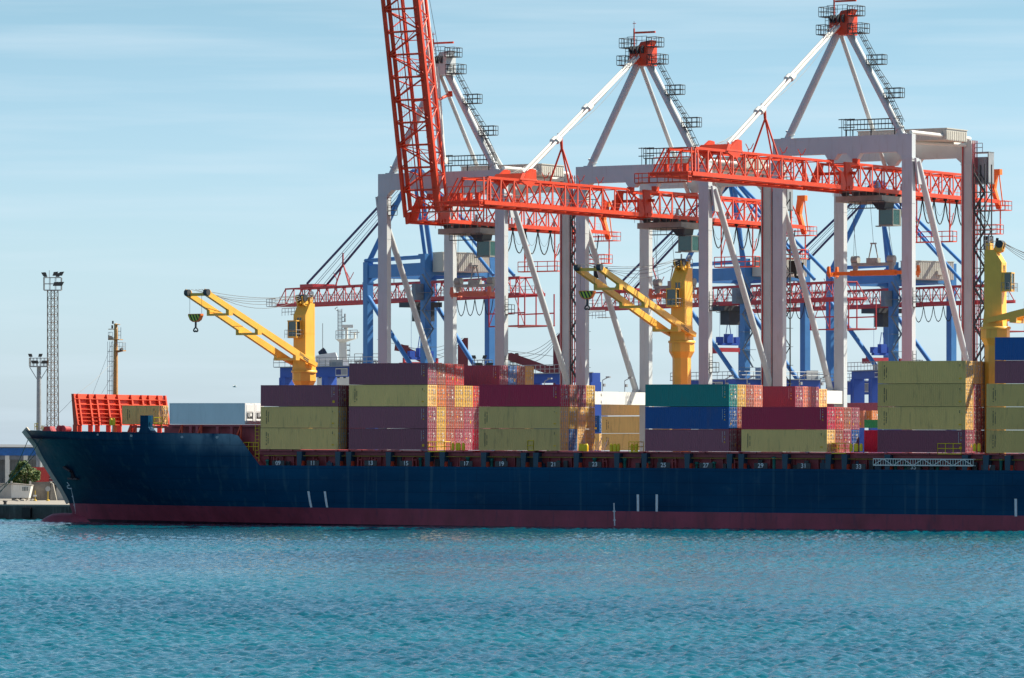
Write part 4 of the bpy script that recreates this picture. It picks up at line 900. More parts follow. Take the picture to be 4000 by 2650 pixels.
    m.tube((0, ym + 1.9, 3.4), (0, ym, 8.2), .13, 6); m.tube((0, ym, 8.0), (0, ym - .3, 10.2), .2, 6, .26); m.box(-.3, .3, ym - .7, ym + .1, 10.1, 10.35)
    m.build('rope_mast', M['red'], bz)
    for y in (ym + 5, ym - 4, ym + 10): m = MB(); m.path([(-.7, y, 4.9), (-.3, y, 4.2), (-.3, y, 3.4)], .06, 4); m.path([(.5, y, 4.9), (.1, y, 4.2), (-.3, y, 4.1)], .06, 4); m.build('rope_guide', M['red'], bz)
    BM = Matrix.Translation((cx, yh, zb)) @ bz.rotation_euler.to_matrix().to_4x4()
    ap = lambda s_: V(10.6 + s_ * .3, -1.0, AZ + .6)
    m = MB(); rp = MB()
    for s_ in (-1, 1):
        q = BM @ V(.9 + s_ * .35, yb + 2.2, 4.6)
        if not raised:
            m.tube(q, ap(s_), .2, 8)
            for k in (.27, .55): c = q.lerp(ap(s_), k); d = (ap(s_) - q).normalized(); m.tube(c - d * .5, c + d * .5, .42, 8)
        else:                                     # folded stay bars hanging beside the raised boom
            c = V(q.x, q.y + 5.5, ZT + 1.5); m.tube(ap(s_), c, .2, 8); m.tube(c, q, .2, 8); m.tube(c - V(.3, 0, 0), c + V(.3, 0, 0), .5, 10)
    m.build('forestay', M['white'], e)
    for s_ in (-.7, -.25, .25, .7):
        q = BM @ V(s_, yb + 1, 4.4); mm = BM @ V(s_ * .4, ym - .3, 10.2); a = V(10.75 + s_, -1.1, AZ + 1.5)
        if not raised: rp.rope(q, mm, .5 + .5 * abs(s_), .035, 5).rope(mm, a, .7 + abs(s_), .035, 10)
        else: rp.rope(BM @ V(s_ * 2, yb, 4.4), a, .1, .035, 5)
    rp.build('hoist_rope', M['rope'], e)
    # trolley, cab, spreader
    ty = ztrolley; zt0 = zb - .5; m = MB()
    m.box(cx - 3.6, cx + 3.6, ty - 3.2, ty - 2.6, zt0 - 1.0, zt0 - .2); m.box(cx - 3.6, cx + 3.6, ty + 2.6, ty + 3.2, zt0 - 1.0, zt0 - .2); m.box(cx - 3.6, cx - 3.1, ty - 2.6, ty + 2.6, zt0 - 1.0, zt0 - .2); m.box(cx + 3.1, cx + 3.6, ty - 2.6, ty + 2.6, zt0 - 1.0, zt0 - .2)
    m.rail([(cx - 3.6, ty - 3.9, zt0 - .2), (cx + 3.6, ty - 3.9, zt0 - .2)], 1.1, 1, .035)
    tr = m.build('trolley', mat('trolley_beige', (.34, .30, .26), .6, .2, .8), e)
    m = MB()
    for x in (-2.4, -.8, .8, 2.2): m = MB(); m.tube((cx + x, ty - 2.9, zt0 + .2), (cx + x, ty - 2.3, zt0 + .2), .5, 10); m.box(cx + x - .3, cx + x + .3, ty + 1.8, ty + 2.7, zt0 - .2, zt0 + .6); m.box(cx + x - .08, cx + x + .08, ty - 2.6, ty + 2.2, zt0 - .2, zt0 + .05); m.build('trolley_wheel', M['dark'], tr)
    m = MB()
    m.box(cx - 1, cx + 4.5, ty - 4.2, ty - 3.3, zt0 - 2.0, zt0 - 1.9); m.rail([(cx - 1, ty - 4.2, zt0 - 1.9), (cx + 4.5, ty - 4.2, zt0 - 1.9)], .9, .9, .035); m.build('trolley_walkway', M['dark'], tr); m = MB()
    m.hexa([(cx + 3.3, ty - 4, zt0 - 2.2), (cx + 4.4, ty - 4, zt0 - 2.2), (cx + 4.4, ty - 1.5, zt0 - 2.2), (cx + 3.3, ty - 1.5, zt0 - 2.2), (cx + 2.4, ty - 4, zt0 - 1.2), (cx + 4.6, ty - 4, zt0 - 1.2), (cx + 4.6, ty - 1.5, zt0 - 1.2), (cx + 2.4, ty - 1.5, zt0 - 1.2)])
    m.build('trolley_machinery', M['dark'], tr)
    m = MB(); a0, a1, b0, b1, c0, c1 = cx + 3.3, cx + 5.5, ty - 3.6, ty - 1.2, zt0 - 4.4, zt0 - 2.1
    m.box(a0, a1, b0, b1, c0, c0 + .18); m.box(a0, a1, b0, b1, c1 - .12, c1)
    for x in (a0, a1 - .12):
        for y in (b0, b1 - .12): m.box(x, x + .12, y, y + .12, c0 + .18, c1 - .12)
    m.box(a0, a1, b1 - .5, b1 - .13, c0 + .2, c1 - .13); m.box(a0 - .5, a0, b0, b0 + .8, c0 - .1, c0 + .05)
    cb = m.build('driver_cab', mat('cab_frame', (.22, .24, .22), .5, .1, 1), tr)
    m = MB(); m.box(a0 + .05, a1 - .05, b0 + .04, b1 - .55, c0 + .2, c1 - .13); m.build('cab_window', mat('cab_green_glass', (.015, .07, .065), .15, .2, 1, spec=.8), cb)
    sy = ty + 1.0; zs_ = zspread + dz; sl = spread_l / 2; m = MB()
    m.box(cx - sl * .55, cx + sl * .55, sy - .35, sy + .35, zs_, zs_ + .75); m.box(cx - sl, cx + sl, sy - .22, sy + .22, zs_ + .12, zs_ + .6)
    for sx in (-1, 1):
        m.box(cx + sx * sl - .22, cx + sx * sl + .22, sy - 1.25, sy + 1.25, zs_ - .05, zs_ + .5)
        for yy in (-1.15, 1.15): m.hexa([(cx + sx * (sl - .2), sy + yy - .2, zs_ + .3), (cx + sx * (sl + .3), sy + yy - .2, zs_ + .3), (cx + sx * (sl + .3), sy + yy + .2, zs_ + .3), (cx + sx * (sl - .2), sy + yy + .2, zs_ + .3), (cx + sx * (sl - .1), sy + yy - .2, zs_ + 1.35), (cx + sx * (sl + .15), sy + yy - .2, zs_ + 1.35), (cx + sx * (sl + .15), sy + yy + .2, zs_ + 1.35), (cx + sx * (sl - .1), sy + yy + .2, zs_ + 1.35)])
        for yy in (-1.1, 1.1): m.tube((cx + sx * sl, sy + yy, zs_ - .3), (cx + sx * sl, sy + yy, zs_), .1, 6)
    sp = m.build('spreader', M[spread_col] if spread_col in M else mat('spreader_faded', (.62, .16, .10), .6, .15, .8), e)
    m = MB(); m.box(cx - 3.2, cx + 3.2, sy - .5, sy + .5, zs_ + 1.35, zs_ + 1.75); m.box(cx - .8, cx + .8, sy - .6, sy + .6, zs_ + 1.75, zs_ + 2.4)
    for x in (-2.8, 2.8): m.tube((cx + x - .5, sy, zs_ + 2.2), (cx + x + .5, sy, zs_ + 2.2), .55, 10); m.box(cx + x - .25, cx + x + .25, sy - .3, sy + .3, zs_ + .7, zs_ + 1.4)
    for x in (-.7, .7): m.tube((cx + x, sy, zs_ + 2.4), (cx + x * .35, sy, zs_ + 4.4), .09, 5)
    m.box(cx - .4, cx + .4, sy - .2, sy + .2, zs_ + 4.3, zs_ + 4.5); m.build('headblock', mat('headblock_grey', (.35, .34, .31), .6, .25, 1), sp)
    m = MB()
    for x in (-3.1, -2.6, 2.6, 3.1): m.tube((cx + x, sy, zs_ + 2.4), (cx + x * .9, ty - 1 if x % 1 < .5 else ty + 1, zt0 - .6), .03, 4)
    m.tube((cx, sy, zs_ + 4.4), (cx, ty, zt0 - .6), .03, 4); m.build('spreader_rope', M['rope'], e)
    # festoon cable loops under the girder
    m = MB(); x = cx + 2.4
    for i in range(8):
        y0 = 12 + i * 3.4; m.path([(x, y0 + 3.4 * k / 8, zb - .5 - 3.4 * (1 - (2 * k / 8 - 1) ** 2) ** .8) for k in range(9)], .085, 5); m.path([(x, y0 + 3.4 * k / 8, zb - .5 - 2.2 * (1 - (2 * k / 8 - 1) ** 2)) for k in range(9)], .025, 4); m.box(x - .2, x + .2, y0 - .2, y0 + .2, zb - .6, zb - .2)
    m.build('festoon_cable', M['black'], e)
    m = MB(); y = 26.5; z = zb - 6.2; m.box(cx - 3.4, cx + 3.4, y - .6, y + .6, z - .1, z + .05); m.rail([(cx - 3.4, y - .6, z), (cx + 3.4, y - .6, z), (cx + 3.4, y + .6, z)], 1.4, 1.6, .06)
    for sx in (-1, 1): m.tube((cx + sx * 2.6, y, z), (cx + sx * 2.6, y, zb - .2), .11, 6); m.tube((cx + sx * 2.6, y, z + 1.5), (cx + sx * 2.6, y + 1.2, z + 4), .07, 5)
    m.build('hanging_basket', M['red'], e)
    # stair tower, lift, pipes beside the landside leg
    m = MB(); sx0, sx1, sy0, sy1 = WX + .9, WX + 2.6, G - 1.0, G + 1.0; k = 0
    for x in (sx0, sx1):
        for y in (sy0, sy1): m.beam((x, y, Z0), (x, y, ZB - 1), .14, .14)
    z = Z0 + 2
    while z < ZB - 3:
        a, b = (sx0, sx1) if k % 2 else (sx1, sx0); m.beam((a, sy0, z), (b, sy0, z + 2.6), .08, .3); m.beam((a, sy1, z), (b, sy1, z + 2.6), .08, .12); m.tube((a, sy0, z + 1), (b, sy0, z + 3.6), .04, 4); m.box(sx0 - .2, sx1 + .5, sy0, sy1, z - .06, z); z += 2.6; k += 1
    m.build('stair_tower', M['dark'], e)
    m = MB()
    for y in (G - .1, G + .5, G + 1.1): m.tube((WX + .3, y, Z0), (WX + .3, y, ZT), .09, 6)
    m.tube((WX - 1.25, G - .12, Z0 + 10), (WX - 1.25, G - .12, ZT), .1, 6); m.build('cable_pipe', mat('pipe_red', (.46, .03, .03), .5, .1, 1), e)
    m = MB(); m.box(WX - 1.2 + 1.0, WX - 1.2 + 3.0, G + 1.1, G + 2.6, ZB - .8 - 2.6, ZB - .8 + .9); m.box(WX - 1.2 + 3.2, WX - 1.2 + 3.35, G + 1.0, G + 2.6, ZB - .8 - 2.8, ZB - .8 + 1.6); m.box(WX - 1.2 + .8, WX - 1.2 + 3.35, G + 1.0, G + 2.7, ZB - .8 + 1.45, ZB - .8 + 1.6); m.box(WX - 1.2 + .8, WX - 1.2 + 3.35, G + 1.0, G + 2.7, ZB - .8 - 2.8, ZB - .8 - 2.6)
    for i in range(6): m.box(WX - 1.2 + 1.1 + i * .32, WX - 1.2 + 1.2 + i * .32, G + 1.05, G + 1.1, ZB - .8 - 2.5, ZB - .8 + .8)
    m.rail([(WX - 1.2 + .8, G + 1, ZB - .8 + 1.6), (WX - 1.2 + 2.4, G + 1, ZB - .8 + 1.6)], 1.2, .8, .05); m.build('lift_cabin', M['mid'], e)
    # rear end of the girder: platforms and the orange service jib
    m = MB(); y = 40.6
    side_platform(m, cx - 3, cx + 4, y, y + 2.2, zb - 1.2, 1.0); side_platform(m, cx - 1.5, cx + 3.4, y - 1.5, y + .8, zb - 4.6, 1.0)
    for x in (cx - 1.4, cx + 3.2): m.beam((x, y + .2, zb - 4.6), (x, y + .2, zb), .14, .14)
    m.build('rear_platform', M['red'], e)
    m = MB()
    m.beam((cx + 2.6, y + 1, zb - 1.0), (cx + 1.6, y + 1, zb + 2.2), .7, .6); m.beam((cx + 1.6, y + 1, zb + 1.8), (cx + 2.0, y + 1, zb + 4.2), .8, .7); m.box(cx + 1.6, cx + 2.9, y + .6, y + 1.4, zb + 3.8, zb + 4.6); m.tube((cx + 3.2, y + 1, zb - .6), (cx + 2.6, y + 1, zb + 3.9), .09, 5)
    m.build('service_jib', M['orange'], e)
    m = MB(); m.path([(cx + 1.5, y + .3, zb - 5), (cx + 1.5, y + .3, zb - 7.2), (cx + 2.3, y + .3, zb - 7.4), (cx + 2.7, y + .3, zb - 5.2)], .22, 6); m.box(cx + .6, cx + 1.8, y, y + .8, zb - 6.8, zb - 4.9); m.build('cable_chain', M['black'], e)
    # small ladders with landings on the legs
    for (x, y, z) in ((WX, .2, 21), (lw, .2, 44 + dz), (WX, .2, 29.5)): m = MB(); m.box(x + .02, x + 1.1, y, y + .8, z - .08, z); m.rail([(x + .05, y, z), (x + 1.1, y, z), (x + 1.1, y + .8, z)], 1.3, .9, .05); m.ladder((x + .3, y, z), (x + .3, y, z + 2.6), (1, 0, 0), .5, .04, .5); m.build('leg_platform', M['dark'], e)
    return e
def b_of(d, y, yl): return y + d * yl
gantry(1476.5, 0, 'grey gantry crane with its red lattice boom raised almost upright', True, 8, 32.4, 6.4, 'faded')
gantry(2249, 0, 'grey gantry crane in the middle, its lowered red boom reaching over the crimson container', False, 8, 31.6, 6.4, 'faded')
gantry(3018.3, 2.85, 'tallest grey gantry crane near the stern, long orange spreader hanging under its trolley', False, 8, 31.3, 12.6)
# ------------------------------------------------------------ blue gantry cranes on the far berth, booms pointing away
def blue_crane(px, Y, label, zsp, spx=0):
    """px: waterside near leg. local x = along their rail (right and away), y = towards their water (left and away)"""
    P = W(px, 0, Y); rot = math.atan2(.563, .826); e = empty('blue_gantry_crane', (P.x, P.y, 0), (0, 0, rot)); tag(e, label, 'crane', 'blue gantry cranes behind the grey ones')
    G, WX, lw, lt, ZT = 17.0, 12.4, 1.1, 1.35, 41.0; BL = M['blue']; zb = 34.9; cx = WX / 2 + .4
    for y in (0, -G):
        for x in (0, WX):
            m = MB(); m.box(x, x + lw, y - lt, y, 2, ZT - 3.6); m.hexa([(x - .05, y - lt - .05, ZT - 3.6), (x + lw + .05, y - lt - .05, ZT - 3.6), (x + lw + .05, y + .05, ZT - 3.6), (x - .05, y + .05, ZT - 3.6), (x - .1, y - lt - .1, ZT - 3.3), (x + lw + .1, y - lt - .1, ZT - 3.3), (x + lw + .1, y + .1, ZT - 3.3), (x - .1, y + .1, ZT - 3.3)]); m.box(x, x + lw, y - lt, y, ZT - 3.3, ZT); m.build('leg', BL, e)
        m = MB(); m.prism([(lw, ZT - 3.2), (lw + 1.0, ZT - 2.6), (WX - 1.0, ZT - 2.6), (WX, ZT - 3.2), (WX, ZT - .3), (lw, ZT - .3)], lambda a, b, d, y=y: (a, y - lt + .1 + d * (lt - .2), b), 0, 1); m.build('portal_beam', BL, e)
    for x in (0, WX):
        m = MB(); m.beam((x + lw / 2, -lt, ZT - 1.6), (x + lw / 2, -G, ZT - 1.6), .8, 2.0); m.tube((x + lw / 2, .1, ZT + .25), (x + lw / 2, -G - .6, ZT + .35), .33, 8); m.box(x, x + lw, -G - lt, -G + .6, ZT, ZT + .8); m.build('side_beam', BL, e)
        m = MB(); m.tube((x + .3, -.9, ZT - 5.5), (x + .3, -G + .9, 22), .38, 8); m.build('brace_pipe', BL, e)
    D = M['dblue']
    for x in (0, WX): m = MB(); m.box(x + .1, x + lw - .1, -G, -lt, 19.8, 22.0); m.build('lower_beam', D, e)
    m = MB(); m.box(-2.2, WX + 3, -G - lt - .4, -G + .2, 19.8, 22.0); m.build('lower_beam', D, e)
    m = MB(); m.box(-2.4, WX + 3.2, -G - lt - 1.6, -G - lt - .4, 22.0, 22.12); m.rail([(-2.4, -G - lt - 1.6, 22.1), (WX + 3.2, -G - lt - 1.6, 22.1)], 1.2, 1.5, .05); m.box(-1.4, -.2, -G - .2, .6, 22.0, 22.12); m.rail([(-1.4, -G, 22.1), (-1.4, .4, 22.1), (1.6, .4, 22.1)], 1.2, 1.5, .05)
    m.box(3, 5.6, -G - lt - .3, -G - .2, 22.1, 24.0); m.box(WX + .2, WX + 2.6, -G - lt - .2, -G - .2, 22.1, 23.6); m.build('lower_walkway', M['mid'], e)
    m = MB(); m.box(-.05, .05, -12.3, -8.5, 20.2, 21.7, 0); m.box(-.09, -.05, -10.2, -8.7, 20.35, 21.55, 1); m.box(-.09, -.05, -12.1, -10.4, 20.35, 21.55, 2); m.build('sign_board', [M['white'], mat('sign_blue', (.04, .06, .25), .5, .1, 1), mat('sign_grey', (.32, .33, .38), .5, .1, 1)], e)
    m = MB(); n = 20; c = V(5.5, -G - lt - 1.4, 20.6)
    for i in range(n): a = 2 * pi * i / n; m.beam(c + V(.35 * cos(a), 0, .35 * sin(a)), c + V(1.9 * cos(a), 0, 1.9 * sin(a)), .1, .3)
    for r in (.4, 1.9): m.path([c + V(r * cos(2 * pi * i / n), 0, r * sin(2 * pi * i / n)) for i in range(n + 1)], .1, 5)
    m.tube(c - V(0, .2, 0), c + V(0, .3, 0), .45, 10); m.build('cable_reel', M['black'], e)
    AZ = 55.3; ax, ay = cx, -7.0; m = MB()
    for x in (.6, WX + .5): m.tube((x, -.8, ZT), (cx + (-.8 if x < cx else .8), ay + 1.5, AZ), .42, 8); 
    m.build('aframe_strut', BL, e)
    m = MB()
    for x in (.6, WX + .5): m.tube((cx + (-.6 if x < cx else .6), ay + 1, AZ), (x, -G - .6, ZT), .3, 8); m.tube((cx + (-.9 if x < cx else .9), ay + 1, AZ), (cx + (-2.0 if x < cx else 2.0), -G - 14, zb + 3.2), .28, 8)
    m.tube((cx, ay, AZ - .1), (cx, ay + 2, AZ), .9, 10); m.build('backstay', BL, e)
    m = MB(); YT = 33.5
    for sx in (-1, 1):
        m.tube((cx + sx * 1.0, ay + 2, AZ), (cx + sx * 2.0, YT - 9, zb + 3.4), .2, 6)
        for q in (.3, .8): m.tube((cx + sx * q, ay + 2, AZ), (cx + sx * (q + .3), YT - 10, zb + 3.3), .05, 4)
    m.build('forestay', mat('stay_navy', (.02, .035, .14), .5, .1, 1), e)
    m = MB(); truss(m, -G - 22, YT, cx, 4.6, 3.0, zb, zb + 2.7, 2.7, .16, .13, .085); 
    b = m.build('boom', M['magenta'], e)
    m = MB(); m.box(cx - 2.2, cx + 2.2, YT - 11, YT - 7, zb + 2.8, zb + 3.3); m.build('stay_bracket', M['magenta'], b); m = MB()
    m.tube((cx - 1.5, YT - 17, zb + 2.7), (cx, YT - 17, zb + 6.6), .12, 6).tube((cx + 1.5, YT - 17, zb + 2.7), (cx, YT - 17, zb + 6.6), .12, 6).tube((cx, YT - 19, zb + 2.7), (cx, YT - 17, zb + 6.6), .12, 6).tube((cx, YT - 17, zb + 6.6), (cx, YT - 17, zb + 8.3), .15, 6)
    m.build('rope_mast', M['magenta'], b)
    for y in (YT - 16, YT - 20, YT - 26, YT - 30, 0): m = MB(); m.path([(cx - 1.2, y, zb + 5), (cx - .6, y, zb + 4), (cx - .6, y, zb + 2.7)], .07, 4); m.path([(cx + .2, y, zb + 5), (cx - .4, y, zb + 4), (cx - .6, y, zb + 3.8)], .07, 4); m.build('rope_guide', M['magenta'], b)
    m = MB()
    m.box(cx - 3, cx + 3, -G - 24, -G - 14, zb - 5, zb - 4.9)
    for y in (-G - 24, -G - 19, -G - 14):
        for x in (cx - 2.8, cx + 2.8): m.tube((x, y, zb - 5), (x, y, zb), .12, 6)
        m.tube((cx - 2.8, y, zb - 5), (cx - 2.8, y + (3 if y < -G - 15 else -3), zb), .07, 5)
    for z in (zb - 3.0, zb - 5): m.tube((cx - 2.8, -G - 24, z), (cx - 2.8, -G - 14, z), .12, 6).tube((cx + 2.8, -G - 24, z), (cx + 2.8, -G - 14, z), .12, 6)
    m.build('tail_frame', M['magenta'], b)
    m = MB()
    for sx in (-1, 1): m.rail([(cx + sx * 1.9, -G - 21, zb + .3), (cx + sx * 1.9, YT, zb + .3)], 1.1, 1.8, .035)
    m.box(cx - 2.6, cx + 2.6, YT + .2, YT + 3, zb - .2, zb - .1); m.rail([(cx - 2.6, YT + .2, zb - .1), (cx - 2.6, YT + 3, zb - .1), (cx + 2.6, YT + 3, zb - .1)], 1.2, 1, .05); m.box(cx - 1, cx + 1, YT - 4, YT - 2, zb - 1.6, zb - 1.5); m.rail([(cx - 2, YT - 6, zb - 1.8), (cx - 2, YT - 1, zb - 1.8)], 1.2, 1, .05); m.build('boom_walkway', M['mid'], b)
    m = MB(); x0, x1, y0, y1, z0, z1 = 1.4, 10.4, -G - 4.4, -G - 1.5, 38.9, 41.9; m.box(x0, x1, y0, y1, z0, z1)
    for i in range(24): x = x0 + (x1 - x0) * (i + .5) / 24; m.box(x - .13, x + .13, y0 - .07, y0, z0 + .1, z1 - .15)
    m.box(x0 - .1, x1 + .1, y0 - .12, y1 + .1, z1, z1 + .12); m.box(x0 + 5.2, x0 + 6.4, y0 - .6, y0 - .07, z1 - 2.2, z1 - 1.5); m.build('machinery_house', M['corr'], e)
    m = MB(); k = 0; z = 24
    while z < ZT - 4: a, bb = (-.9, 1.2) if k % 2 else (1.2, -.9); m.beam((a, -G - lt - .6, z), (bb, -G - lt - .6, z + 2.9), .3, .14); m.tube((a, -G - lt - .9, z + 1), (bb, -G - lt - .9, z + 3.9), .04, 4); m.box(-1.3, 1.5, -G - lt - 1.1, -G - lt - .05, z - .06, z); z += 2.9; k += 1
    m.box(-1.7, -.1, -G - lt + .2, -G - .1, ZT - 6.6, ZT - 4); m.build('stair', mat('stair_steel', (.13, .17, .22), .5, .2, 1), e)
    m = MB(); ty = -7 + spx; m.box(cx - 2.6, cx + 2.6, ty - 2.4, ty + 2.4, zb - 1.3, zb - .5); m.box(cx - 1.4, cx + 1.4, ty - 2, ty + .4, zb - 3.6, zb - 1.3); m.build('trolley', M['dark'], e)
    m = MB(); m.box(cx - 3.2, cx + 3.2, ty - .3, ty + .3, zsp, zsp + .7)
    for sx in (-1, 1): m.box(cx + sx * 3.2 - .2, cx + sx * 3.2 + .2, ty - 1.2, ty + 1.2, zsp - .3, zsp + .6); m.box(cx + sx * 3.2 - .15, cx + sx * 3.2 + .15, ty - .2, ty + .2, zsp + .6, zsp + 1.4)
    sp = m.build('spreader', M['magenta'], e)
    m = MB(); m.box(cx - 2, cx + 2, ty - .4, ty + .4, zsp + 1.1, zsp + 1.5); m.box(cx - .6, cx + .6, ty - .5, ty + .5, zsp + 1.5, zsp + 3.0)
    for x in (-1.8, 1.8): m.box(cx + x - .5, cx + x + .5, ty - .4, ty + .4, zsp + 1.5, zsp + 2.5); m.tube((cx + x, ty, zsp + 2.4), (cx + x, ty, zb - 1), .03, 4)
    for x in (-.5, .5): m.tube((cx + x, ty, zsp + 3), (cx + x * .3, ty, zsp + 5), .08, 4)
    m.build('headblock', M['dblue'], sp)
    m = MB()
    for i in range(6):
        y0 = -G - 14 + i * 2.6; m.path([(cx - 2.0, y0 + 2.6 * k / 6, zb - .5 - 2.6 * (1 - (2 * k / 6 - 1) ** 2) ** .8) for k in range(7)], .08, 4)
    m.build('festoon_cable', M['black'], e)
    return e
blue_crane(1418, 833, 'blue gantry crane behind the crane with the raised boom', 24.0)
blue_crane(2651, 853, 'blue gantry crane behind the yellow amidships deck crane', 26.8, 2)
blue_crane(3226, 868, 'blue gantry crane behind the tallest grey crane', 25.4)

# ------------------------------------------------------------ lower things seen between the stacks
def portal_crane(pxa, pxb, Y, py0, py1, label):
    a, b = W(pxa, 0, Y), W(pxb, 0, Y - 14); d = (b - a); d.z = 0; Lx = d.length; e = empty('yard_gantry', (a.x, a.y, 0), (0, 0, math.atan2(d.y, d.x))); tag(e, label, 'crane', 'blue yard gantries')
    zt, zbm = W(0, py0, Y).z, W(0, py1, Y).z; D = M['dblue']
    for x in (0, Lx * .48, Lx): m = MB(); m.box(x, x + 1.4, 0, 1.9, 2, zbm); m.box(x + .2, x + .35, -.05, 0, 2, zbm - .5); m.build('leg', D, e)
    m = MB(); m.box(0, Lx + 1.4, .2, 1.7, zbm, zt); m.build('main_beam', D, e)
    m = MB(); m.box(-.3, Lx + 1.7, -.9, .2, zt, zt + .12); m.rail([(-.3, -.9, zt + .1), (Lx + 1.7, -.9, zt + .1)], 1.3, 1.3, .05); m.box(Lx * .55, Lx * .7, .3, 1.6, zt, zt + 1.0); m.build('walkway', M['mid'], e)
    m = MB(); x = Lx * .63; m.box(x, x + 2.6, .1, .2, zbm + .15, zt - .25, 0); m.box(x + .12, x + 1.2, .06, .1, zbm + .3, zt - .4, 1); m.box(x + 1.3, x + 2.48, .06, .1, zbm + .3, zt - .4, 2); m.build('sign_board', [M['white'], MATS['sign_blue'], MATS['sign_grey']], e)
portal_crane(1090, 1440, 800, 1437, 1476, 'blue yard gantry with a white sign board behind the bow deck crane')
portal_crane(2060, 2290, 815, 1463, 1498, 'blue yard gantry with a walkway behind the crimson-topped stack')
portal_crane(3322, 3470, 835, 1452, 1482, 'blue yard gantry with a grey sign board beside the olive stack')
def far_ship():
    Y = 905; P = lambda px, py, dy=0: W(px, py, Y + dy); o = P(1300, 1500); e = empty('distant_ship', (o.x, o.y, 0)); tag(e, 'white ship moored behind, its funnel and radar mast showing above the containers', 'ship'); k = Y / F
    X = lambda px: (px - 1300) * k; Z = lambda py: CAMH - (py - HZ) * k
    WH = M['white']
    m = MB(); m.box(X(1090), X(1560), 0, 14, 1, 14); m.build('hull', HULLM, e)
    m = MB(); m.box(X(1238), X(1470), 0, 12, 14, Z(1442)); m.box(X(1300), X(1480), 1, 10, Z(1442), Z(1437))
    for i in range(9): m.box(X(1245 + i * 24), X(1255 + i * 24), -.05, 0, Z(1478), Z(1468), 1)
    h = m.build('superstructure', [WH, M['glass']], e)
    m = MB(); m.rail([(X(1240), -.3, Z(1442)), (X(1470), -.3, Z(1442))], 1.6, 1.6, .06); m.box(X(1385), X(1480), .2, 5, Z(1415), Z(1409)); m.rail([(X(1385), .2, Z(1409)), (X(1480), .2, Z(1409))], 1.2, 1.3, .06)
    for i in range(7): m.box(X(1388 + i * 13), X(1395 + i * 13), .1, .2, Z(1409) - 1.0, Z(1409) - .2)
    m.build('bridge_rail', M['mid'], h)
    m = MB(); m.prism([(X(1231), Z(1445)), (X(1315), Z(1445)), (X(1315), Z(1395)), (X(1308), Z(1376)), (X(1280), Z(1380)), (X(1231), Z(1390))], lambda a, b, d: (a, 2 + d * 5, b), 0, 1); f = m.build('funnel', mat('funnel_grey', (.62, .63, .66), .5, .12, .5), e)
    m = MB(); m.prism([(X(1243), Z(1384)), (X(1275), Z(1379)), (X(1266), Z(1362)), (X(1260), Z(1357)), (X(1240), Z(1374))], lambda a, b, d: (a, 3 + d * 3, b), 0, 1); m.build('exhaust_pipe', mat('exhaust_navy', (.03, .045, .08), .5, .1, 1), f)
    m = MB(); m.hexa([(X(1323), 2, Z(1420)), (X(1355), 2, Z(1420)), (X(1355), 3.6, Z(1420)), (X(1323), 3.6, Z(1420)), (X(1323), 2, Z(1333)), (X(1351), 2, Z(1333)), (X(1351), 3.6, Z(1333)), (X(1323), 3.6, Z(1333))]); m.hexa([(X(1322), 1.8, Z(1335)), (X(1350), 1.8, Z(1335)), (X(1350), 3.8, Z(1335)), (X(1322), 3.8, Z(1335)), (X(1310), 1.4, Z(1325)), (X(1390), 1.4, Z(1322)), (X(1390), 4, Z(1322)), (X(1310), 4, Z(1325))])
    mm = m.build('radar_mast', WH, e)
    m = MB(); x = X(1326); 
    for q in (-.35, .35): m.tube((x + q, 2.5, Z(1325)), (x + q, 2.5, Z(1205)), .07, 4)
    for i in range(22): z = Z(1325) + (Z(1205) - Z(1325)) * i / 22; m.tube((x - .35, 2.5, z), (x + .35, 2.5, z), .05, 4)
    for py in (1240, 1257, 1287): m.box(x + .3, x + 1.0, 2.3, 2.6, Z(py), Z(py) + .15); m.tube((x + .9, 2.5, Z(py)), (x + .9, 2.5, Z(py) + .7), .16, 6)
    m.rail([(X(1311), 1.5, Z(1325)), (X(1395), 1.5, Z(1322))], 1.5, 1.2, .06); m.path([(x - .35, 2.5, Z(1215)), (x - .9, 2.5, Z(1205)), (x - .4, 2.5, Z(1198))], .06, 4)
    for py in (1350, 1370, 1389): m.box(X(1353), X(1366), 2.4, 2.6, Z(py), Z(py) + .2); m.box(X(1364), X(1366), 2.3, 2.7, Z(py) - .3, Z(py) + .5)
    m.build('mast_ladder', M['mid'], mm)
    m = MB(); m.beam((X(1335), 2.2, Z(1274)), (X(1378), 2.2, Z(1274)), .5, .55); m.tube((X(1352), 2.5, Z(1325)), (X(1352), 2.5, Z(1276)), .25, 8); m.beam((X(1364), 2.2, Z(1298)), (X(1403), 2.2, Z(1298)), .2, .2); m.tube((X(1384), 2.5, Z(1322)), (X(1384), 2.5, Z(1299)), .2, 8); m.build('radar', WH, mm)
    m = MB(); m.tube((X(1258), 3, Z(1376)), (X(1258), 3, Z(1262)), .05, 4); m.build('whip_antenna', M['rope'], e)
far_ship()
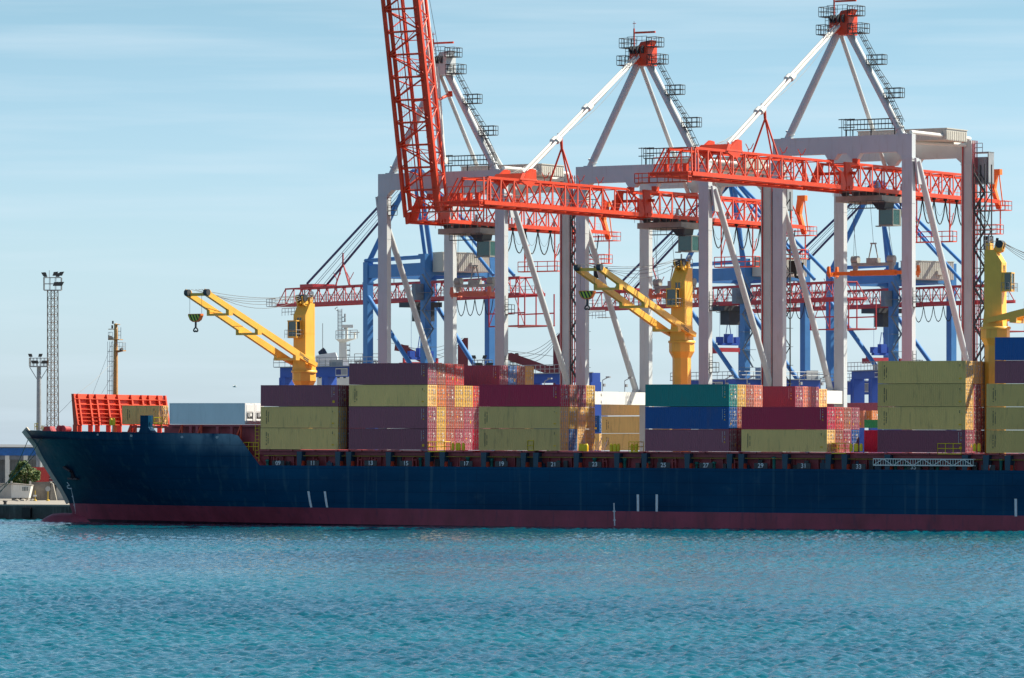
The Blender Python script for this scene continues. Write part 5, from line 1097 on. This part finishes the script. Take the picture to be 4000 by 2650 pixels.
def derrick(px0, py0, px1, py1, Y, label, post=None):
    a, b = W(px0, py0, Y), W(px1, py1, Y); e = empty('ship_derrick', (b.x, b.y, 0)); tag(e, label, 'crane', 'dark red ship derricks'); o = Vector(e.location)
    MR = mat('derrick_red', (.17, .035, .045), .5, .15, .5); m = MB()
    for y in (0, 3): m.beam(a - o + V(0, y, 0), b - o + V(0, y, 0), .8, 1.3)
    for k in (.25, .6, .9): c = (a - o).lerp(b - o, k); m.beam(c, c + V(0, 3, 0), .5, .5)
    m.box(*(a - o + V(-.8, 0, 0)).xx, 0, 0, 0, 0) if False else m.beam(a - o - V(.9, 0, 0), a - o + V(1.5, 0, -.3), 1.4, 1.2)
    m.build('jib', MR, e)
    if post:
        px, pt, pb = post; c = W(px, pt, Y) - o; m = MB(); m.box(c.x - .9, c.x + .9, 1, 3, 8, c.z - 1.2); m.hexa([(c.x - .9, 1, c.z - 1.2), (c.x + .9, 1, c.z - 1.2), (c.x + .9, 3, c.z - 1.2), (c.x - .9, 3, c.z - 1.2), (c.x + .2, 1, c.z), (c.x + .9, 1, c.z), (c.x + .9, 3, c.z), (c.x + .2, 3, c.z)]); m.box(c.x - 1.9, c.x - .9, 1, 2.5, c.z - 8, c.z - 5.5); m.build('post', MR, e)
        m = MB(); 
        for i in range(4): m.rope(c + V(0, 1.5, -.3 * i), a - o + V(0, i * .6, .4), 1.2 + .5 * i, .035, 8)
        m.rope(c + V(-.5, 1.5, -4), b - o + V(-9, 1, 4), 0, .035, 3); m.build('stay_rope', M['rope'], e)
derrick(1562, 1357, 1672, 1415, 900, 'small dark red derrick jib behind the raised-boom crane', (1808, 1320, 0))
derrick(1990, 1392, 2185, 1462, 860, 'dark red derrick sloping down to a post behind the crane legs', (2182, 1300, 0))
def light_cluster(px, pyt, Y, wpx, label):
    p = W(px, pyt, Y); e = empty('floodlight_mast', (p.x, p.y, 0)); tag(e, label, 'light mast', 'floodlight masts'); k = Y / F; w = wpx * k / 2; zt = p.z
    m = MB(); m.lathe([(.55, 2), (.38, zt - 2.4)], (0, 0), 10); m.build('pole', M['mid'], e)
    m = MB(); m.box(-w, w, -.9, .9, zt - 2.4, zt - 2.2); m.rail([(-w, -.9, zt - 2.2), (w, -.9, zt - 2.2), (w, .9, zt - 2.2), (-w, .9, zt - 2.2), (-w, -.9, zt - 2.2)], 1.4, .7, .05); m.beam((-w, 0, zt - 2.4), (-.3, 0, zt - 4.6), .12, .12); m.beam((w, 0, zt - 2.4), (.3, 0, zt - 4.6), .12, .12); m.build('gallery', M['mid'], e)
    for i in range(6):
        x = -w + 2 * w * (i + .5) / 6; z = zt - 1.8 if i % 3 else zt - .6; s = 1 if i > 2 else -1
        m = MB(); m.hexa([(x - .3, -1.1, z), (x + .3, -1.1, z), (x + .3, -.5, z + .1), (x - .3, -.5, z + .1), (x - .32 + .15 * s, -1.2, z + .55), (x + .32 + .15 * s, -1.2, z + .55), (x + .32 + .15 * s, -.5, z + .55), (x - .32 + .15 * s, -.5, z + .55)]); m.tube((x, -.7, zt - 2.2), (x, -.7, z + .1), .05, 4); m.build('floodlight', M['dark'], e)
    return e
light_cluster(1885, 1388, 820, 76, 'floodlight gallery on a mast above the short four-container row')
light_cluster(2012, 1379, 930, 44, 'smaller floodlight mast in front of the sloping red derrick')
light_cluster(3252, 1385, 900, 22, 'slim light mast beside the blue leg, left of the thick grey leg')
light_cluster(152, 1382, 910, 72, 'grey pole mast with a floodlight gallery behind the bow')
# the rusty lattice tower
def lattice_tower():
    Y = 905; b = W(206, 0, Y); e = empty('lattice_tower', (b.x, b.y, 0)); tag(e, 'tall rusty lattice floodlight tower behind the bow', 'tower'); k = Y / F; zt = W(0, 1136, Y).z
    m = MB(); h0, h1 = 23 * k, 19.5 * k; a = R(33); rt = lambda x, y: (x * cos(a) - y * sin(a), x * sin(a) + y * cos(a)); n = 26; lv = [(h0 + (h1 - h0) * min(1, i / n * 1.4), 2 + (zt - 2) * i / n) for i in range(n + 1)]
    cs = [(-1, -1), (1, -1), (1, 1), (-1, 1)]
    sc = .78
    for (h, z), (h2, z2) in zip(lv, lv[1:]):
        for i in range(4):
            c, d = cs[i], cs[(i + 1) % 4]; P = lambda q, hh, zz: (*rt(q[0] * hh * sc, q[1] * hh * sc), zz)
            m.beam(P(c, h, z), P(c, h2, z2), .15, .15); m.tube(P(c, h, z), P(d, h2, z2), .03, 4); m.tube(P(d, h, z), P(c, h2, z2), .03, 4); m.tube(P(c, h2, z2), P(d, h2, z2), .04, 4)
    m.build('lattice', M['brown'], e)
    w = 34 * k; m = MB(); m.box(-w, w, -1, 1, zt, zt + .15); m.rail([(-w, -1, zt + .1), (w, -1, zt + .1), (w, 1, zt + .1), (-w, 1, zt + .1), (-w, -1, zt + .1)], 2.2, .9, .05); m.tube((-.6, 0, zt), (-.6, 0, zt + 3.6), .05, 4); m.build('gallery', M['mid'], e)
    for x, z in ((-28, 2.5), (-26, 2.4), (8, 2.6), (20, 2.4), (31, 2.6), (9, .8), (20, .8), (31, .8), (26, -33)):
        z = zt + z; x *= k; s = -.3 if x < 0 else .3; m = MB(); m.hexa([(x - .3, -1.2, z), (x + .3, -1.2, z), (x + .3, -.6, z), (x - .3, -.6, z), (x - .38 + s, -1.3, z + .65), (x + .38 + s, -1.3, z + .72), (x + .38 + s, -.5, z + .72), (x - .38 + s, -.5, z + .65)]); m.build('floodlight', M['dark'], e)
lattice_tower()

# ------------------------------------------------------------ the quay by the bow
def at(px, py, Y): return W(px, py, Y)
def warehouse():
    Y = 915; o = W(0, 1750, Y); e = empty('warehouse', (o.x, o.y, 2)); tag(e, 'open-sided warehouse with a blue corrugated fascia and white columns', 'warehouse'); k = Y / F
    X = lambda px: px * k; Z = lambda py: CAMH - (py - HZ) * k - 2
    m = MB(); x0, x1, n = X(-260), X(215), 150
    for i in range(n): a = x0 + (x1 - x0) * i / n; w = (x1 - x0) / n; m.box(a, a + w * .5, -.06, .02, Z(1780), Z(1750)); m.box(a + w * .5, a + w, 0, .06, Z(1780), Z(1750))
    m.build('fascia', mat('fascia_blue', (.035, .19, .56), .5, .18, 2), e)
    m = MB(); m.hexa([(x0, -.4, Z(1750)), (x1, -.4, Z(1750)), (x1, 24, Z(1750)), (x0, 24, Z(1750)), (x0, -.4, Z(1746)), (x1, -.4, Z(1747)), (x1, 24, Z(1738)), (x0, 24, Z(1732))]); m.build('roof', mat('roof_grey', (.16, .17, .18), .7, .2, .4), e)
    for px in (-235, -150, -60, 28, 100, 166): m = MB(); w = .38; m.box(X(px) - w, X(px) + w, .1, .7, 0, Z(1780)); m.build('column', M['white'], e)
    m = MB(); m.box(x0, x1, 16, 16.3, 0, Z(1786)); 
    for i in range(40): a = x0 + (x1 - x0) * i / 40; m.box(a, a + .3, 15.92, 16, 0, Z(1786))
    m.build('back_wall', mat('wall_blue_grey', (.20, .23, .27), .7, .2, .6), e)
    m = MB(); m.box(x0, x1, .2, .5, Z(1796), Z(1780)); 
    for i in range(110): a = x0 + (x1 - x0) * i / 110; m.box(a, a + .16, .12, .2, Z(1796), Z(1781))
    m.build('lower_fascia', mat('fascia_grey', (.20, .22, .25), .6, .2, 1), e)
    m = MB(); m.beam((X(42), -.5, Z(1840)), (X(62), -.5, Z(1886)), .16, .16); m.beam((X(86), -.5, Z(1836)), (X(66), -.5, Z(1886)), .16, .16); m.rail([(X(48), -.6, Z(1888)), (X(84), -.6, Z(1888))], 1.2, .4, .05); m.build('brace', M['white'], e)
warehouse()
def shed():
    Y = 860; k = Y / F; o = W(0, 1955, Y); e = empty('white_shed', (o.x, o.y, 2)); tag(e, 'low white shed with a barred window on the quay', 'shed'); X = lambda px: px * k; Z = lambda py: CAMH - (py - HZ) * k - 2
    m = MB(); m.prism([(X(44), .45), (X(112), .45), (X(122), Z(1898)), (X(44), Z(1892))], lambda a, b, d: (a, d * 4.2, b), 0, 1); m.build('front_wall', mat('shed_white', (.74, .72, .66), .6, .08, 1, dirt=(.4, .3, .2), dirt_amt=.4), e)
    m = MB(); m.hexa([(X(-60), 1.0, .3), (X(44), .02, .3), (X(44), 4, .3), (X(-60), 4, .3), (X(-60), 1.0, Z(1892)), (X(44), .02, Z(1892)), (X(44), 4, Z(1892)), (X(-60), 4, Z(1892))])
    for i in range(11): x = X(-60 + i * 9.6); y = 1.0 - .98 * i / 10.8; m.box(x, x + .05, y - .05, y, .3, Z(1892))
    m.build('side_wall', mat('shed_grey', (.42, .41, .38), .7, .12, 1), e)
    m = MB(); m.hexa([(X(-64), .8, Z(1893)), (X(46), -.15, Z(1893)), (X(46), 4.3, Z(1893)), (X(-64), 4.3, Z(1893)), (X(-64), .8, Z(1889)), (X(46), -.15, Z(1889)), (X(46), 4.3, Z(1889)), (X(-64), 4.3, Z(1889))]); m.hexa([(X(46), -.1, Z(1892)), (X(124), -.1, Z(1898)), (X(124), 4.3, Z(1898)), (X(46), 4.3, Z(1892)), (X(46), -.1, Z(1888)), (X(124), -.1, Z(1895)), (X(124), 4.3, Z(1895)), (X(46), 4.3, Z(1888))]); m.build('roof', mat('shed_roof', (.30, .27, .24), .8, .2, 1), e)
    m = MB(); m.box(X(87), X(110), -.05, .01, Z(1918), Z(1903), 0)
    for i in range(5): x = X(87 + i * 5.75); m.box(x - .04, x + .04, -.09, -.05, Z(1918), Z(1903), 1)
    m.build('window', [M['glass'], M['white']], e)
    m = MB()
    for px in (42, 115): m.box(X(px) - .15, X(px) + .15, 1, 1.3, Z(1893), Z(1880))
    m.build('chimney', M['corr'], e)
    for px in (52, 70, 95): m = MB(); m.box(X(px) - .3, X(px) + .3, .3, 3.5, 0, .44); m.build('footing', M['concrete'], e)
shed()
def tree():
    Y = 882; c = W(90, 1900, Y); e = empty('tree', (c.x, c.y, 2)); tag(e, 'bushy green tree growing between the warehouse and the white shed', 'tree'); k = Y / F; rg = random.Random(4)
    m = MB(); m.tube((0, 0, 0), (.15, 0, 2.2), .26, 8, .2)
    lb = []
    for i in range(9):
        a = rg.uniform(0, 2 * pi); q = V(cos(a) * rg.uniform(1, 2.0), sin(a) * 1.4, rg.uniform(3.2, 5.4)); m.tube((.12, 0, rg.uniform(1.2, 2.2)), q, .09, 5, .03); lb.append(q)
    m.build('trunk', mat('bark', (.10, .07, .05), .9, .3, 3), e)
    m = MB(); cl = [(-1.2, 4.3, .9), (.2, 5.0, 1.0), (1.6, 4.6, .9), (-.5, 6.1, .5), (.4, 6.3, .45), (-.4, 3.4, 1.1), (1.2, 3.3, 1.0), (2.3, 3.9, .7), (-1.9, 3.0, .6), (.6, 2.3, .8), (-.9, 5.3, .5), (1.9, 2.5, .6), (.9, 5.6, .45), (2.6, 4.6, .4), (-1.9, 4.0, .5)]
    for cx_, cz, r in cl:
        for i in range(int(620 * r)):
            d = V(rg.gauss(0, 1), rg.gauss(0, 1), rg.gauss(0, 1)).normalized() * r * rg.uniform(.35, 1.12) ** .6
            p = V(cx_, 0, cz) + d; s = rg.uniform(.10, .22); u = V(rg.gauss(0, 1), rg.gauss(0, 1), rg.gauss(0, .7)).normalized() * s; w = u.orthogonal().normalized() * s * .6
            m.add([p - u, p + w, p + u, p - w], [(0, 1, 2, 3)], 0 if rg.random() < .6 else (1 if rg.random() < .7 else 2))
    m.build('crown', [mat('leaf_green', (.075, .13, .03), .6, .3, 3), mat('leaf_dark', (.04, .085, .025), .6, .3, 3), mat('leaf_yellow', (.20, .20, .05), .6, .2, 3)], e)
tree()
def yardbox(px, py, Y, rot, colour, label, Lc=6.06, H=2.591):
    p = W(px, py, Y); mw = Matrix.Translation(p) @ Matrix.Rotation(rot, 4, 'Z'); return container(mw, colour, label, Lc, H, 'containers standing on the quay')
p = W(118, 1883, 790); e = yardbox(118, 1883, 900, R(8), 'red', 'red container behind the concrete wall by the bow, mostly hidden', 6.06, 2.591)
m = MB(); p2 = W(170, 1890, 783); q = W(128, 0, 781)
def simple(name, label, cat, fn, mats, part, group=None):
    e = empty(name, (0, 0, 0)); tag(e, label, cat, group)
    for nm, mm, mt in fn: mm.build(nm, mt, e)
    return e
def concrete_wall():
    Y = 864; k = Y / F; o = W(0, 0, Y); e = empty('concrete_wall', (o.x, o.y, 2)); tag(e, 'weathered concrete block wall between the white shed and the bow', 'wall'); X = lambda px: px * k; Z = lambda py: CAMH - (py - HZ) * k - 2
    m = MB(); m.hexa([(X(119), 0, 0), (X(198), .1, 0), (X(204), 1.6, 0), (X(119), 2, 0), (X(119), .3, Z(1884)), (X(196), .3, Z(1882)), (X(200), 1.4, Z(1882)), (X(119), 1.6, Z(1884))]); m.build('block', mat('old_concrete', (.20, .18, .155), .9, .35, .8, dirt=(.07, .065, .06), dirt_amt=.7, bump=.6), e)
    m = MB(); m.hexa([(X(197), -.3, 0), (X(222), -.2, 0), (X(222), 1, 0), (X(200), 1, 0), (X(199), .1, Z(1885)), (X(206), .1, Z(1890)), (X(208), .8, Z(1890)), (X(200), .8, Z(1885))]); m.build('buttress', M['concrete'], e)
    m = MB(); m.box(X(217), X(290), 1.4, 1.6, 0, Z(1906)); m.box(X(222), X(227), 1.35, 1.4, Z(1925), Z(1908)); m.build('panel', mat('panel_grey', (.40, .42, .42), .7, .1, 1), e)
concrete_wall()
def sign_post(px, Y, py, disc, label):
    o = W(px, 0, Y); z = W(0, py, Y).z - 2; e = empty('sign_post', (o.x, o.y, 2)); tag(e, label, 'sign', 'yellow posts on the quay'); m = MB(); m.tube((0, 0, 0), (0, 0, z), .07, 8); m.lathe([(.3, 0), (.3, .18), (.1, .25)], (0, 0), 10); m.build('post', mat('post_yellow', (.55, .36, .03), .6, .2, 1), e)
    m = MB()
    if disc: m.tube((0, -.12, z - .1), (0, -.06, z - .1), .42, 16)
    else: m.box(-.28, .28, -.12, -.07, z * .42, z * .42 + .28)
    m.build('sign_plate', mat('plate_grey', (.40, .41, .40), .5, .15, 2) if disc else M['white'], e)
sign_post(187, 853, 1908, True, 'yellow post with a round grey plate in front of the concrete wall')
sign_post(137, 853, 1917, False, 'yellow post with a small white plate beside the white shed')
for i, (px, py, c, l) in enumerate(((204, 1878, 'mid', 'pile of pale pipes stacked behind the concrete wall'),)):
    o = W(px, 0, 885); e = empty('pipe_stack', (o.x, o.y, 2)); tag(e, l, 'pipes')
    for j in range(7): m = MB(); z = 2.4 + j * .24; m.tube((-.6 + .1 * (j % 2), 0, z), (3.4, .2, z), .1, 6); m.build('pipe', M['mid'] if j % 2 else M['black'], e)
    m = MB(); m.box(-.3, 3.3, -.2, .5, 0, 2.3); m.build('support', M['dark'], e)
# mooring lines from the bow to the quay
GREENR = mat('mooring_green', (.012, .07, .065), .7, .2, 3)
def bowpt(px, py):
    t = 10
    for _ in range(10): s = SHIP.s(px, t); z = zs(py, s, t); t = yside(s, z)
    return SHIPM @ V(s, t - .05, z)
for (px, py), (qx, qz, qt), lb in (((164, 1707), (-60, 2.6, 1.2), 'dark green mooring line from the bow fairlead'), ((150, 1760), (-130, 2.4, 1.4), 'mooring line low across the stem'), ((113, 1706), (-40, 2.4, 1.0), 'steep mooring line under the bow tip')):
    a = bowpt(px, py) if px > 140 else SHIPM @ V(SHIP.s(px, HALF), HALF, zs(py, SHIP.s(px, HALF), HALF)); u = (qx - 2000) / F; s = RAIL.s(qx, QY + qt); b = RAIL.w(s, QY + qt, qz)
    m = MB(); m.rope(a, b, 1.3, .055, 14); tag(m.build('mooring_line', GREENR), lb, 'rope', 'mooring lines at the bow')
for px in (-40, 20): s = RAIL.s(px, QY + 1.4); q = RAIL.w(s, QY + 1.4); e = empty('bollard', (q.x, q.y, 2)); tag(e, 'cast iron mooring bollard on the quay edge', 'bollard', 'bollards on the quay edge'); m = MB(); m.lathe([(.35, 0), (.25, .15), (.22, .5), (.36, .6), (.34, .75), (.05, .8)], (0, 0), 12); m.build('post', M['dark'], e)
# ------------------------------------------------------------ container yard behind the crane legs
def yard(pxl, py, colour, label, Y=800, Lc=12.19, rot=-R(32.5)): return yardbox(pxl, py, Y, rot, colour, label, Lc, 2.591)
for i, (px, py, c, Lc, lb) in enumerate(((2250, 1690, 'mustard', 12.19, 'mustard container on the quay, second from the top under the white beam'), (2250, 1757, 'mustard', 12.19, 'mustard container on the quay, below its twin behind the dark posts'))):
    yard(px + 100, py + 3, c, lb, 790)
yard(2262, 1624, 'mustard', 'long tan container topmost on the quay, right under the white beam', 806)
yard(2082, 1690, 'navy', 'navy container on the quay with a striped sunlit end', 800); yard(2082, 1760, 'olive', 'olive container on the quay below the navy one', 800)
for px, c, lb in ((3320, 'salmon', 'salmon container end in the yard, leftmost beside the olive stack'), (3352, 'orange', 'orange container end in the yard, next to the salmon one'), (3386, 'salmon', 'salmon container end in the yard, above the green box'), (3418, 'orange', 'orange container end in the yard, half hidden by the olive stack')): yardbox(px - 150, 1672, 775, -R(32.5), c, lb, 6.06, 2.591)
yard(3200, 1640, 'maroon', 'long maroon container lying across the yard row beside the olive stack', 800)
yardbox(3376, 1672, 762, -R(32.5), 'green', 'green container in the yard, low beside the olive stack', 6.06, 1.2)

b = W(917, 1511, 600); e = empty('seagull', b); tag(e, 'white gull flying above the reefers, left of the first container stack', 'bird')
m = MB()
m.lathe([(.01, -.28), (.07, -.15), (.09, .02), (.06, .18), (.01, .26)], (0, 0), 8)
bd = m.build('body', M['white'], e); bd.rotation_euler = (0, R(90), 0)
for sg in (-1, 1): m = MB(); m.add([(-.1, 0, .05), (.12, 0, .05), (.08, sg * .3, .16), (-.1, sg * .62, .08), (-.14, sg * .3, .16)], [(0, 1, 2, 4), (4, 2, 3)]); m.build('wing', M['white'], e)
rg = random.Random(11)
for i in range(9):
    px = rg.uniform(60, 128); Yr = rg.uniform(846, 858); q = W(px, 0, Yr); k = rg.uniform(.25, .6); m = MB()
    m.lathe([(k, 0), (k * .9, k * .35), (k * .4, k * .6), (.02, k * .65)], (0, 0), 6, sm=False)
    e = empty('stone', (q.x, q.y, 2), (0, 0, rg.uniform(0, 3))); tag(e, 'pale rubble stone lying on the quay in front of the white shed', 'stone', 'rubble in front of the shed'); m.build('rock', M['concrete'], e)
